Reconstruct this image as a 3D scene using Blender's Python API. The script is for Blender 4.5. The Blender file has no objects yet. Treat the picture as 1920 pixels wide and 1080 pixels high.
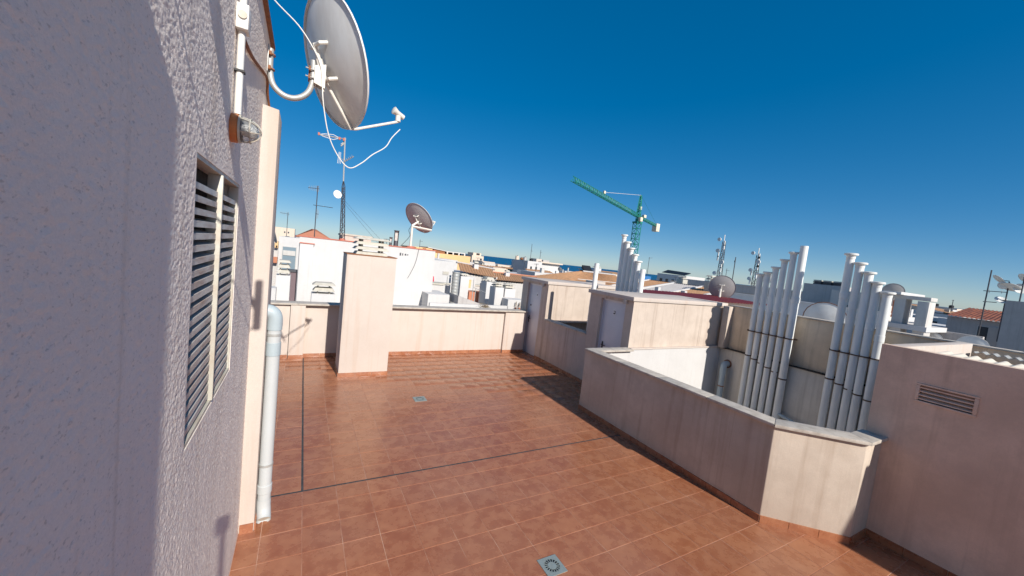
import bpy, bmesh, math, random
from mathutils import Vector, Matrix
random.seed(7)
S = bpy.context.scene
COL = S.collection

# ------------------------------------------------------------------ camera, sky, sun, exposure
H = 2.749
cam = bpy.data.cameras.new('camera'); cam.sensor_width = 36.0; cam.lens = 710.5 / 1920 * 36.0
cam.clip_start = 0.02; cam.clip_end = 60000
co = bpy.data.objects.new('camera', cam); COL.objects.link(co); S.camera = co
rt = Vector((0.8716662, -0.4775830, 0.1100569)); up = Vector((-0.0592190, 0.1202808, 0.9909721)); fw = Vector((0.4865091, 0.8703143, -0.0765627))
co.matrix_world = Matrix(((rt.x, up.x, -fw.x, 0), (rt.y, up.y, -fw.y, 0), (rt.z, up.z, -fw.z, H), (0, 0, 0, 1)))

SUN = Vector((-0.116, 1.0, -0.63)).normalized()        # the way the light travels
elev = math.asin(-SUN.z)
w = bpy.data.worlds.new('World'); S.world = w; w.use_nodes = True
nt = w.node_tree; bgn = nt.nodes['Background']
sky = nt.nodes.new('ShaderNodeTexSky'); sky.sky_type = 'NISHITA'; sky.sun_disc = False
sky.sun_elevation = elev; sky.sun_rotation = math.atan2(-SUN.x, -SUN.y)
sky.altitude = 0; sky.air_density = 0.6; sky.dust_density = 0.3; sky.ozone_density = 3.0
gam = nt.nodes.new('ShaderNodeGamma'); gam.inputs[1].default_value = 0.56; nt.links.new(sky.outputs[0], gam.inputs[0])      # film-like contrast of the whole sky
hsv = nt.nodes.new('ShaderNodeHueSaturation'); hsv.inputs['Saturation'].default_value = 1.93; nt.links.new(gam.outputs[0], hsv.inputs['Color'])
nt.links.new(hsv.outputs[0], bgn.inputs[0]); bgn.inputs[1].default_value = 0.15
sl = bpy.data.lights.new('sun', 'SUN'); sl.energy = 3.95; sl.angle = math.radians(0.53); sl.color = (1.0, 0.95, 0.875)
so = bpy.data.objects.new('sun', sl); COL.objects.link(so); so.rotation_euler = SUN.to_track_quat('-Z', 'Y').to_euler()
S.view_settings.view_transform = 'Standard'; S.view_settings.look = 'None'; S.view_settings.gamma = 1
S.view_settings.exposure = 0.54
S.render.resolution_x = 1024; S.render.resolution_y = 576

# ------------------------------------------------------------------ materials
def new_mat(name):
    m = bpy.data.materials.new(name); m.use_nodes = True
    return m, m.node_tree.nodes, m.node_tree.links, m.node_tree.nodes['Principled BSDF']
def rgb(c): return (c[0], c[1], c[2], 1)
def mixc(N, L, fac, a, b):
    n = N.new('ShaderNodeMix'); n.data_type = 'RGBA'
    for sock, v in ((n.inputs[0], fac), (n.inputs[6], a), (n.inputs[7], b)):
        if isinstance(v, (int, float)): sock.default_value = v
        elif isinstance(v, tuple): sock.default_value = rgb(v)
        else: L.new(v, sock)
    return n.outputs[2]
def ramp(N, L, src, p0, p1, v0=0.0, v1=1.0):
    n = N.new('ShaderNodeMapRange'); L.new(src, n.inputs[0])
    n.inputs[1].default_value = p0; n.inputs[2].default_value = p1; n.inputs[3].default_value = v0; n.inputs[4].default_value = v1
    return n.outputs[0]
def noise(N, L, vec, scale, detail=4, rough=0.55, sc=None):
    if sc:
        m = N.new('ShaderNodeMapping'); m.inputs[3].default_value = sc; L.new(vec, m.inputs[0]); vec = m.outputs[0]
    n = N.new('ShaderNodeTexNoise'); n.inputs['Scale'].default_value = scale; n.inputs['Detail'].default_value = detail
    n.inputs['Roughness'].default_value = rough; L.new(vec, n.inputs['Vector']); return n.outputs[0]
def bump(N, L, B, h, strength, dist):
    b = N.new('ShaderNodeBump'); b.inputs['Strength'].default_value = strength; b.inputs['Distance'].default_value = dist
    L.new(h, b.inputs['Height']); L.new(b.outputs[0], B.inputs['Normal'])
def stucco(name, col, patch=0.25, stain=(0.30, 0.23, 0.17), stainamt=0.45, grain=70, bstr=0.5, bdist=0.004, rough=0.92, coarse=0.0):
    m, N, L, B = new_mat(name)
    g = N.new('ShaderNodeNewGeometry'); pos = g.outputs['Position']
    n1 = noise(N, L, pos, 1.3, 5, 0.6); n2 = noise(N, L, pos, 1.0, 5, 0.6, (7, 7, 0.35)); n3 = noise(N, L, pos, grain, 3, 0.6)
    c = mixc(N, L, ramp(N, L, n1, 0.35, 0.7, 0, patch), col, tuple(x * y for x, y in zip(col, (0.72, 0.68, 0.66))))
    n6 = noise(N, L, pos, 4.2, 7, 0.68); n7 = noise(N, L, pos, 1.0, 6, 0.7, (13, 13, 0.22))
    c = mixc(N, L, ramp(N, L, n6, 0.44, 0.70, 0, patch * 0.9), c, tuple(x * 0.62 + y * 0.25 for x, y in zip(col, stain)))
    c = mixc(N, L, ramp(N, L, n2, 0.52, 0.74, 0, stainamt), c, stain)
    c = mixc(N, L, ramp(N, L, n7, 0.58, 0.72, 0, stainamt * 0.8), c, tuple(x * 0.8 for x in stain))
    c = mixc(N, L, ramp(N, L, n3, 0.3, 0.75, 0, 0.22), c, tuple(x * 0.6 for x in col))
    L.new(c, B.inputs['Base Color']); B.inputs['Roughness'].default_value = rough; B.inputs['Specular IOR Level'].default_value = 0.25
    h = n3
    if coarse:
        n8 = noise(N, L, pos, 120, 2, 0.6, (1, .55, 1)); c = mixc(N, L, ramp(N, L, n8, 0.60, 0.72, 0, 0.5), c, tuple(x * 0.45 for x in col)); L.new(c, B.inputs['Base Color'])
        n4 = noise(N, L, pos, coarse, 2, 0.5); n5 = noise(N, L, pos, 3.5, 3, 0.5)
        a = N.new('ShaderNodeMath'); a.operation = 'MULTIPLY_ADD'; a.inputs[1].default_value = 0.8; L.new(n4, a.inputs[0]); L.new(n3, a.inputs[2])
        a2 = N.new('ShaderNodeMath'); a2.operation = 'MULTIPLY_ADD'; a2.inputs[1].default_value = 0.06; L.new(n5, a2.inputs[0]); L.new(a.outputs[0], a2.inputs[2])
        h = a2.outputs[0]
    bump(N, L, B, h, bstr, bdist)
    return m
def plain(name, col, rough=0.6, metal=0.0, var=0.2, scale=6, bumps=0.0, dirt=None, dirtamt=0.4, spec=0.5, sc=None):
    m, N, L, B = new_mat(name)
    g = N.new('ShaderNodeNewGeometry'); pos = g.outputs['Position']
    n1 = noise(N, L, pos, scale, 5, 0.6, sc)
    d = dirt if dirt else tuple(x * 0.55 for x in col)
    c = mixc(N, L, ramp(N, L, n1, 0.4, 0.72, 0, dirtamt if dirt else var), col, d)
    L.new(c, B.inputs['Base Color']); B.inputs['Metallic'].default_value = metal; B.inputs['Specular IOR Level'].default_value = spec
    L.new(ramp(N, L, n1, 0.3, 0.7, max(0.05, rough - 0.08), min(1, rough + 0.1)), B.inputs['Roughness'])
    if bumps: bump(N, L, B, noise(N, L, pos, scale * 8, 3), bumps, 0.003)
    return m

M = {}
M['wall_left'] = stucco('stucco_pink_grey', (0.95, 0.845, 0.755), 0.12, (0.56, 0.42, 0.29), 0.35, 200, 0.6, 0.003, coarse=130)
M['cream'] = stucco('stucco_cream', (0.60, 0.525, 0.465), 0.25, (0.50, 0.33, 0.22), 0.42, 90, 0.35, 0.003)
M['hut'] = stucco('stucco_hut', (0.62, 0.525, 0.445), 0.5, (0.26, 0.175, 0.12), 0.60, 80, 0.35, 0.003)
M['parapet'] = stucco('stucco_parapet', (0.60, 0.51, 0.42), 0.75, (0.32, 0.23, 0.165), 0.5, 80, 0.4, 0.003)
M['well'] = stucco('stucco_well', (0.74, 0.67, 0.58), 0.5, (0.36, 0.30, 0.24), 0.6, 60, 0.4, 0.004)
M['brown'] = stucco('stucco_brown', (0.78, 0.63, 0.47), 0.7, (0.30, 0.22, 0.15), 0.55, 60, 0.4, 0.004)
M['rightwall'] = stucco('stucco_right', (0.78, 0.585, 0.455), 0.8, (0.42, 0.29, 0.21), 0.5, 80, 0.4, 0.003)
M['white'] = stucco('stucco_white', (0.63, 0.615, 0.60), 0.25, (0.52, 0.48, 0.44), 0.30, 60, 0.3, 0.003)
M['white2'] = stucco('stucco_white_old', (0.60, 0.575, 0.54), 0.35, (0.40, 0.36, 0.33), 0.5, 50, 0.3, 0.003)
M['grey'] = stucco('stucco_grey', (0.50, 0.47, 0.45), 0.35, (0.28, 0.25, 0.23), 0.5, 50, 0.3, 0.003)
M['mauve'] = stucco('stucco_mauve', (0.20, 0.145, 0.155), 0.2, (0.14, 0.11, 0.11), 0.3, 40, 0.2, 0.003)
M['yellow'] = stucco('stucco_ochre', (0.78, 0.50, 0.25), 0.15, (0.5, 0.33, 0.2), 0.3, 40, 0.2, 0.003)
M['beige'] = stucco('stucco_beige', (0.70, 0.58, 0.47), 0.2, (0.45, 0.36, 0.29), 0.35, 40, 0.2, 0.003)
M['stone'] = plain('concrete_coping', (0.50, 0.45, 0.39), 0.85, 0, 0.5, 9, 0.5, (0.26, 0.22, 0.18), 0.65)
M['concrete'] = plain('concrete_cap', (0.52, 0.49, 0.42), 0.9, 0, 0.4, 8, 0.5, (0.30, 0.27, 0.22), 0.5)
M['pvc'] = plain('pvc_grey', (0.80, 0.80, 0.77), 0.42, 0, 0.25, 5, 0, (0.40, 0.40, 0.38), 0.35, 0.5, (1, 1, 0.3))
M['pvcd'] = plain('pvc_downpipe', (0.50, 0.525, 0.53), 0.42, 0, 0.25, 6, 0, (0.40, 0.39, 0.36), 0.3, 0.5, (1, 1, 0.3))
M['pvcw'] = plain('pvc_white', (0.76, 0.74, 0.69), 0.4, 0, 0.15, 5)
M['pvcb'] = plain('pvc_blue_grey', (0.40, 0.47, 0.50), 0.45, 0, 0.2, 7)
M['galv'] = plain('galvanised', (0.46, 0.47, 0.46), 0.5, 0.35, 0.4, 14, 0, (0.33, 0.27, 0.20), 0.4)
M['dishgrey'] = plain('dish_paint', (0.76, 0.75, 0.71), 0.55, 0, 0.3, 4, 0, (0.40, 0.36, 0.30), 0.45, 0.4, (1, 1, 0.3))
M['dishdark'] = plain('dish_paint_dark', (0.36, 0.345, 0.335), 0.55, 0, 0.3, 3, 0, (0.25, 0.23, 0.21), 0.4)
M['dishmid'] = plain('dish_paint_mid', (0.50, 0.485, 0.47), 0.5, 0, 0.3, 3, 0, (0.36, 0.33, 0.30), 0.4)
M['dishwhite'] = plain('dish_paint_white', (0.72, 0.72, 0.69), 0.5, 0, 0.2, 3, 0, (0.5, 0.46, 0.4), 0.4)
M['bracket'] = plain('painted_bracket', (0.74, 0.71, 0.64), 0.5, 0, 0.2, 20, 0, (0.5, 0.42, 0.3), 0.3)
M['rust'] = plain('rust', (0.30, 0.12, 0.05), 0.85, 0, 0.4, 25, 0.4, (0.12, 0.06, 0.035), 0.7)
M['strap'] = plain('strap_dark', (0.075, 0.042, 0.028), 0.8, 0, 0.4, 25, 0, (0.20, 0.085, 0.04), 0.5)
M['slat'] = plain('louvre_metal', (0.56, 0.545, 0.52), 0.55, 0.2, 0.3, 9, 0, (0.36, 0.20, 0.12), 0.65, 0.5, (1, 0.6, 3))
M['frame'] = plain('louvre_frame', (0.52, 0.50, 0.43), 0.55, 0.1, 0.3, 9, 0, (0.40, 0.25, 0.15), 0.5)
M['black'] = plain('black', (0.012, 0.012, 0.014), 0.5, 0, 0.2, 9)
M['darkmetal'] = plain('dark_metal', (0.09, 0.09, 0.10), 0.55, 0.4, 0.3, 9)
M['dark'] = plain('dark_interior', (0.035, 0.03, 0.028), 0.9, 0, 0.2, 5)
M['sealant'] = plain('joint_sealant', (0.035, 0.036, 0.038), 0.7, 0, 0.5, 16, 0, (0.10, 0.10, 0.10), 0.5)
M['door'] = plain('door_grey', (0.64, 0.63, 0.66), 0.42, 0.05, 0.15, 2)
M['plate'] = plain('sign_plate', (0.75, 0.74, 0.74), 0.5, 0, 0.1, 20)
M['orange'] = plain('lamp_base_orange', (0.62, 0.20, 0.05), 0.5, 0, 0.3, 22, 0, (0.25, 0.07, 0.03), 0.5)
M['drain'] = plain('drain_metal', (0.34, 0.40, 0.38), 0.5, 0.4, 0.3, 30, 0, (0.26, 0.27, 0.24), 0.5)
M['terracotta'] = plain('roof_terracotta', (0.50, 0.20, 0.115), 0.85, 0, 0.3, 3, 0.3, (0.33, 0.13, 0.08), 0.5)
M['rooftile'] = plain('roof_tile_old', (0.44, 0.235, 0.12), 0.9, 0, 0.4, 2.4, 0.4, (0.24, 0.15, 0.085), 0.75)
M['darktile'] = plain('roof_tile_dark', (0.15, 0.05, 0.035), 0.9, 0, 0.3, 1.2, 0.4, (0.42, 0.14, 0.07), 0.5)
M['redsheet'] = plain('red_sheet', (0.17, 0.026, 0.03), 0.6, 0.1, 0.3, 4)
M['redpaint'] = plain('red_waterproofing', (0.48, 0.13, 0.08), 0.8, 0, 0.3, 5, 0, (0.55, 0.3, 0.24), 0.5)
M['redcloth'] = plain('red_cloth', (0.55, 0.03, 0.06), 0.8, 0, 0.2, 5)
M['bluetarp'] = plain('blue_plastic', (0.03, 0.16, 0.40), 0.5, 0, 0.2, 5)
M['sheet'] = plain('pale_sheet', (0.66, 0.60, 0.50), 0.7, 0, 0.3, 6, 0, (0.46, 0.40, 0.32), 0.5)
M['foil'] = plain('bright_sheet', (0.62, 0.64, 0.68), 0.3, 0.7, 0.3, 12)
M['crane'] = plain('crane_green', (0.015, 0.235, 0.18), 0.5, 0, 0.3, 1)
M['cranew'] = plain('crane_white', (0.75, 0.66, 0.50), 0.6, 0, 0.2, 1)
M['leaf'] = plain('leaf_dull', (0.09, 0.11, 0.05), 0.7, 0, 0.4, 20)
M['dry'] = plain('dry_plant', (0.26, 0.19, 0.11), 0.8, 0, 0.4, 20)
M['ground'] = plain('town_ground', (0.28, 0.25, 0.22), 0.95, 0, 0.3, 0.05)
def glass_mat(name, col, rough=0.12):
    m, N, L, B = new_mat(name); B.inputs['Base Color'].default_value = rgb(col); B.inputs['Roughness'].default_value = rough
    g = N.new('ShaderNodeNewGeometry'); bump(N, L, B, noise(N, L, g.outputs['Position'], 1.2, 2), 0.1, 0.02)
    return m
M['glass'] = glass_mat('window_glass', (0.03, 0.04, 0.05))
M['glassg'] = glass_mat('window_glass_grey', (0.20, 0.26, 0.30), 0.3)
m, N, L, B = new_mat('lamp_glass'); B.inputs['Base Color'].default_value = (0.9, 0.92, 0.92, 1); B.inputs['Roughness'].default_value = 0.12; B.inputs['Transmission Weight'].default_value = 0.85; M['lampglass'] = m
m, N, L, B = new_mat('sea_water'); g = N.new('ShaderNodeNewGeometry')
n1 = noise(N, L, g.outputs['Position'], 0.004, 4, 0.6)
L.new(mixc(N, L, n1, (0.004, 0.085, 0.19), (0.006, 0.11, 0.23)), B.inputs['Base Color']); B.inputs['Roughness'].default_value = 0.55; B.inputs['Specular IOR Level'].default_value = 0.2
bump(N, L, B, noise(N, L, g.outputs['Position'], 0.3, 4), 0.4, 0.5); M['sea'] = m
def tile_mat(name, island):
    m, N, L, B = new_mat(name)
    g = N.new('ShaderNodeNewGeometry'); pos = g.outputs['Position']
    if island: r = g.outputs['Random Per Island']
    else: r = N.new('ShaderNodeObjectInfo').outputs['Random']
    comb = N.new('ShaderNodeCombineXYZ'); mul = N.new('ShaderNodeMath'); mul.operation = 'MULTIPLY'; mul.inputs[1].default_value = 37.0
    L.new(r, mul.inputs[0]); L.new(mul.outputs[0], comb.inputs[0]); L.new(mul.outputs[0], comb.inputs[2])
    add = N.new('ShaderNodeVectorMath'); L.new(pos, add.inputs[0]); L.new(comb.outputs[0], add.inputs[1])
    n1 = noise(N, L, add.outputs[0], 7.5, 5, 0.62); n2 = noise(N, L, add.outputs[0], 40, 3, 0.6); n3 = noise(N, L, pos, 0.8, 3, 0.5)
    c = mixc(N, L, ramp(N, L, n1, 0.36, 0.66), (0.292, 0.099, 0.043), (0.390, 0.160, 0.077))
    c = mixc(N, L, ramp(N, L, n2, 0.4, 0.75, 0, 0.3), c, (0.33, 0.125, 0.07))
    hsv = N.new('ShaderNodeHueSaturation'); L.new(c, hsv.inputs['Color']); L.new(ramp(N, L, r, 0, 1, 0.93, 1.05), hsv.inputs['Value']); L.new(ramp(N, L, r, 0, 1, 0.499, 0.501), hsv.inputs['Hue'])
    c = mixc(N, L, ramp(N, L, n3, 0.42, 0.72, 0, 0.22), hsv.outputs[0], (0.40, 0.24, 0.17))
    L.new(c, B.inputs['Base Color']); L.new(ramp(N, L, n1, 0.3, 0.7, 0.22, 0.33), B.inputs['Roughness']); B.inputs['Specular IOR Level'].default_value = 0.62
    bump(N, L, B, n1, 0.025, 0.002)
    return m
M['tile'] = tile_mat('floor_tile', False); M['tiles'] = tile_mat('floor_tile_mass', True)
m, N, L, B = new_mat('grout'); g = N.new('ShaderNodeNewGeometry')
n1 = noise(N, L, g.outputs['Position'], 2.2, 4, 0.6)
L.new(mixc(N, L, ramp(N, L, n1, 0.36, 0.58), (0.56, 0.35, 0.25), (0.36, 0.16, 0.10)), B.inputs['Base Color']); B.inputs['Roughness'].default_value = 0.9; M['grout'] = m

# ------------------------------------------------------------------ mesh helpers
WL = {}
class MB:
    def __init__(s): s.v = []; s.f = []
    def add(s, vs, fs):
        o = len(s.v); s.v += [tuple(v) for v in vs]; s.f += [tuple(i + o for i in f) for f in fs]; return s
    def box(s, x0, x1, y0, y1, z0, z1):
        return s.add([(x0, y0, z0), (x1, y0, z0), (x1, y1, z0), (x0, y1, z0), (x0, y0, z1), (x1, y0, z1), (x1, y1, z1), (x0, y1, z1)],
                     [(3, 2, 1, 0), (4, 5, 6, 7), (0, 1, 5, 4), (1, 2, 6, 5), (2, 3, 7, 6), (3, 0, 4, 7)])
    def prism(s, poly, z0, z1):
        n = len(poly)
        return s.add([(x, y, z0) for x, y in poly] + [(x, y, z1) for x, y in poly],
                     [tuple(range(n - 1, -1, -1)), tuple(range(n, 2 * n))] + [(i, (i + 1) % n, n + (i + 1) % n, n + i) for i in range(n)])
    def quad(s, a, b, c, d): return s.add([a, b, c, d], [(0, 1, 2, 3)])
    def hexa(s, p):                                              # 8 corners: bottom ring, top ring
        return s.add(p, [(3, 2, 1, 0), (4, 5, 6, 7), (0, 1, 5, 4), (1, 2, 6, 5), (2, 3, 7, 6), (3, 0, 4, 7)])
    def ring(s, path, rad, n=10, cap=True):                      # a tube through the points, radius per point
        pts = [Vector(p) for p in path]; rs = rad if isinstance(rad, (list, tuple)) else [rad] * len(pts)
        vs = []; fs = []; prev = None
        for i, p in enumerate(pts):
            t = (pts[min(i + 1, len(pts) - 1)] - pts[max(i - 1, 0)])
            if t.length < 1e-9: t = Vector((0, 0, 1))
            t.normalize()
            if prev is None:
                a = Vector((0, 0, 1)) if abs(t.z) < 0.9 else Vector((1, 0, 0)); u = t.cross(a).normalized()
            else:
                u = (prev - t * prev.dot(t)); u = u.normalized() if u.length > 1e-6 else t.orthogonal().normalized()
            prev = u; v = t.cross(u)
            for k in range(n):
                a = 2 * math.pi * k / n; vs.append(p + (u * math.cos(a) + v * math.sin(a)) * rs[i])
        for i in range(len(pts) - 1):
            for k in range(n):
                a = i * n + k; b = i * n + (k + 1) % n; fs.append((a, b, b + n, a + n))
        if cap: fs.append(tuple(range(n - 1, -1, -1))); fs.append(tuple(range((len(pts) - 1) * n, len(pts) * n)))
        return s.add(vs, fs)
    def cyl(s, p0, p1, r, n=12, cap=True): return s.ring([p0, p1], r, n, cap)
    def bar(s, p0, p1, w): return s.ring([p0, p1], w * 0.7071, 4, True)
    def build(s, name, mat, parent=None, bevel=0.0, flat=False):
        me = bpy.data.meshes.new(name)
        if parent is not None: off = WL[parent.name]
        else:
            xs = [v[0] for v in s.v]; ys = [v[1] for v in s.v]; off = Vector(((min(xs) + max(xs)) / 2, (min(ys) + max(ys)) / 2, min(v[2] for v in s.v)))
        me.from_pydata([Vector(v) - off for v in s.v], [], s.f)
        bm = bmesh.new(); bm.from_mesh(me)
        bmesh.ops.recalc_face_normals(bm, faces=bm.faces[:]) if not flat else None
        if bevel:
            es = [e for e in bm.edges if len(e.link_faces) == 2 and e.calc_face_angle(0) > 0.6]
            bmesh.ops.bevel(bm, geom=es, offset=bevel, segments=2, affect='EDGES', profile=0.6)
        bm.to_mesh(me); bm.free()
        for p in me.polygons: p.use_smooth = True
        me.set_sharp_from_angle(angle=math.radians(38))
        me.materials.append(M[mat] if isinstance(mat, str) else mat)
        o = bpy.data.objects.new(name, me); COL.objects.link(o)
        if parent is not None: o.parent = parent; WL[o.name] = off
        else: o.location = off; WL[o.name] = off
        return o
def tag(o, label=None, cat=None, group=None, kind=None):
    if label: o['label'] = label
    if cat: o['category'] = cat
    if group: o['group'] = group
    if kind: o['kind'] = kind
    return o
def thing(name, loc, label, cat, group=None):
    o = bpy.data.objects.new(name, None); COL.objects.link(o); o.location = loc; o.empty_display_size = 0.1; WL[o.name] = Vector(loc)
    return tag(o, label, cat, group)
def bez(pts, n=8):                                               # smooth line through points
    P = [Vector(p) for p in pts]; out = []
    for i in range(len(P) - 1):
        a = P[max(i - 1, 0)]; b = P[i]; c = P[i + 1]; d = P[min(i + 2, len(P) - 1)]
        for k in range(n):
            t = k / n
            out.append(0.5 * ((2 * b) + (c - a) * t + (2 * a - 5 * b + 4 * c - d) * t * t + (3 * b - a - 3 * c + d) * t ** 3))
    out.append(P[-1]); return out
def seen(x, y, z=0.0):                                           # inside the picture and how large, used only to pick the 300 largest tiles
    d = Vector((x, y, z - H)); dz = d.dot(fw)
    if dz < 0.1: return 0
    u = d.dot(rt) / dz * 710.5; v = d.dot(up) / dz * 710.5
    return (abs(d.z) / dz ** 3) if abs(u) < 1000 and abs(v) < 580 else 0

# ------------------------------------------------------------------ ground, sea
tag(MB().box(-400, 330, -250, 330, -16, -14.0).build('ground', 'ground'), kind='structure')
R = 45000
tag(MB().quad((-R, -R, -15.5), (R, -R, -15.5), (R, R, -15.5), (-R, R, -15.5)).build('sea', 'sea', flat=True), kind='structure')

# ------------------------------------------------------------------ terrace floor
floor = tag(MB().box(-0.9, 6.4, -6.0, 9.9, -0.30, -0.0025).build('terrace_floor', 'grout'), kind='structure')
FO = WL[floor.name]
T = 0.33; G = 0.0025
xl = [-0.362] + [0.1468 + T * k for k in range(-1, 18)] + [5.96]
yl = []; k = 0
while 4.1352 - T * k > -3.2: yl.append(4.1352 - T * k); k += 1
yl = yl[::-1]
rows = [(yl[i], yl[i + 1]) for i in range(len(yl) - 1)] + [(yl[-1], 4.3925)]
ya = [4.4135] + [4.69 + T * k for k in range(15)] + [9.62]
rows += [(ya[i], ya[i + 1]) for i in range(len(ya) - 1)]
cells = []
for (y0, y1) in rows:
    for i in range(len(xl) - 1):
        x0, x1 = xl[i], xl[i + 1]
        if x0 > 4.95 and 2.3 < y0 and y1 < 5.3: continue
        gl = gr = G
        if y0 > 4.4 and abs(x0 - 0.1468) < 1e-3: gl = 0.011
        if y0 > 4.4 and abs(x1 - 0.1468) < 1e-3: gr = 0.011
        cells.append((seen((x0 + x1) / 2, (y0 + y1) / 2), x0 + gl, x1 - gr, y0 + G, y1 - G))
cells.sort(key=lambda c: -c[0])
def tile_geo(mb, x0, x1, y0, y1, z):
    b = 0.0022
    mb.add([(x0, y0, z - 0.008), (x1, y0, z - 0.008), (x1, y1, z - 0.008), (x0, y1, z - 0.008), (x0, y0, z - b * 0.6), (x1, y0, z - b * 0.6), (x1, y1, z - b * 0.6), (x0, y1, z - b * 0.6),
            (x0 + b, y0 + b, z), (x1 - b, y0 + b, z), (x1 - b, y1 - b, z), (x0 + b, y1 - b, z)],
           [(0, 1, 5, 4), (1, 2, 6, 5), (2, 3, 7, 6), (3, 0, 4, 7), (4, 5, 9, 8), (5, 6, 10, 9), (6, 7, 11, 10), (7, 4, 8, 11), (8, 9, 10, 11)])
cache = {}; rest = MB()
for i, (a, x0, x1, y0, y1) in enumerate(cells):
    if i < 298 and a > 0:
        key = (round(x1 - x0, 3), round(y1 - y0, 3))
        if key not in cache:
            mb = MB(); tile_geo(mb, -(x1 - x0) / 2, (x1 - x0) / 2, -(y1 - y0) / 2, (y1 - y0) / 2, 0)
            me = bpy.data.meshes.new('tile'); me.from_pydata(mb.v, [], mb.f); me.materials.append(M['tile']); cache[key] = me
        o = bpy.data.objects.new('tile', cache[key]); COL.objects.link(o); o.parent = floor
        o.location = Vector(((x0 + x1) / 2, (y0 + y1) / 2, random.uniform(-0.0004, 0.0004))) - FO
        o.rotation_euler = (random.uniform(-.0007, .0007), random.uniform(-.0007, .0007), 0)
    else: tile_geo(rest, x0, x1, y0, y1, 0.0)
tag(rest.build('tile_field', 'tiles', floor), kind='stuff')
MB().box(-0.362, 5.0, 4.3905, 4.4155, -0.006, -0.0008).build('joint_strip', 'sealant', floor)
MB().box(0.1353, 0.1583, 4.4160, 9.55, -0.006, -0.0008).build('joint_strip', 'sealant', floor)

def skirting(parent, a, b, h=0.085, t=0.012, step=0.33, nrm=None):
    a = Vector((a[0], a[1], 0)); b = Vector((b[0], b[1], 0)); d = b - a; n = max(1, round(d.length / step)); d /= n
    if nrm is None: nrm = Vector((d.y, -d.x, 0)).normalized()
    else: nrm = Vector((nrm[0], nrm[1], 0)).normalized()
    e = d.normalized() * 0.0025
    for i in range(n):
        p = a + d * i + e; q = a + d * (i + 1) - e; p2 = p + nrm * t; q2 = q + nrm * t
        hh = h + random.uniform(-.001, .001)
        MB().hexa([tuple(p), tuple(q), tuple(q2), tuple(p2), (p.x, p.y, hh), (q.x, q.y, hh), (q2.x, q2.y, hh - .003), (p2.x, p2.y, hh - .003)]).build('skirting_tile', 'tile', parent)
def coping(parent, poly_pts, z0, z1, mat='stone', name='coping_slab'):
    for poly in poly_pts: MB().prism(poly, z0, z1).build(name, mat, parent, bevel=0.006)
def split(x0, x1, step):
    n = max(1, round((x1 - x0) / step)); return [(x0 + (x1 - x0) * i / n + 0.0015, x0 + (x1 - x0) * (i + 1) / n - 0.0015) for i in range(n)]

# ------------------------------------------------------------------ left house wall with louvre
WX = -0.362
lw = thing('house_wall', (WX, 0.5, 0), 'tall rough pinkish grey rendered wall with a louvred vent, left edge of the picture', 'wall')
ly0, ly1, lz0, lz1 = 1.832, 2.885, 1.853, 3.012
Y0, Y1, Z0, Z1 = -5.0, 4.32, -0.1, 4.40
FA, FB, FC = 0.75, 3.93, 0.02                                   # the near stretch of render is real relief
mb = MB()
for (a, b, c, d) in ((Y0, FA, Z0, Z1), (FB, Y1, Z0, Z1), (FA, FB, Z0, FC)): mb.quad((WX, a, c), (WX, b, c), (WX, b, d), (WX, a, d))
D = 0.10
mb.quad((WX, ly0, lz0), (WX, ly0, lz1), (WX - D, ly0, lz1), (WX - D, ly0, lz0)); mb.quad((WX, ly1, lz0), (WX - D, ly1, lz0), (WX - D, ly1, lz1), (WX, ly1, lz1))
mb.quad((WX, ly0, lz0), (WX - D, ly0, lz0), (WX - D, ly1, lz0), (WX, ly1, lz0)); mb.quad((WX, ly0, lz1), (WX, ly1, lz1), (WX - D, ly1, lz1), (WX - D, ly0, lz1))
mb.quad((WX, Y1, Z0), (-4, Y1, Z0), (-4, Y1, Z1), (WX, Y1, Z1)); mb.quad((WX, Y0, Z0), (WX, Y0, Z1), (-4, Y0, Z1), (-4, Y0, Z0)); mb.quad((WX, Y0, Z1), (WX, Y1, Z1), (-4, Y1, Z1), (-4, Y0, Z1)); mb.quad((-4, Y0, Z0), (-4, Y0, Z1), (-4, Y1, Z1), (-4, Y1, Z0))
bmw = mb.build('wall', 'wall_left', lw)
bm = bmesh.new(); bm.from_mesh(bmw.data); bmesh.ops.remove_doubles(bm, verts=bm.verts[:], dist=1e-5); bmesh.ops.recalc_face_normals(bm, faces=bm.faces[:]); bm.to_mesh(bmw.data); bm.free()
for p in bmw.data.polygons: p.use_smooth = False
from mathutils import noise as mnoise
def lines(marks, step):
    out = []
    for a, b in zip(marks, marks[1:]):
        n_ = max(1, round((b - a) / step)); out += [a + (b - a) * i / n_ for i in range(n_)]
    return out + [marks[-1]]
gy = lines([FA, ly0, ly1, FB], .0055); gz = lines([FC, lz0, lz1, Z1], .0058)
def sm(v): v = max(0.0, min(1.0, v)); return v * v * (3 - 2 * v)
vs = []; nz_ = len(gz)
for y_ in gy:
    for z_ in gz:
        e_ = min(y_ - FA, FB - y_, z_ - FC, Z1 - z_)
        qy = max(ly0 - y_, y_ - ly1); qz = max(lz0 - z_, z_ - lz1); q = max(qy, qz)
        fade = sm(min(e_ / .03, abs(q) / .03 if q > -1e-6 else 0))
        h_ = mnoise.noise(Vector((y_ * 62, z_ * 118, .3))) * .0026 + mnoise.noise(Vector((y_ * 30, z_ * 52, 5.1))) * .0010 + mnoise.noise(Vector((y_ * 4, z_ * 1.2, 9))) * .002
        vs.append((WX + h_ * fade - lw.location.x, y_ - lw.location.y, z_))
fs = []
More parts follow.
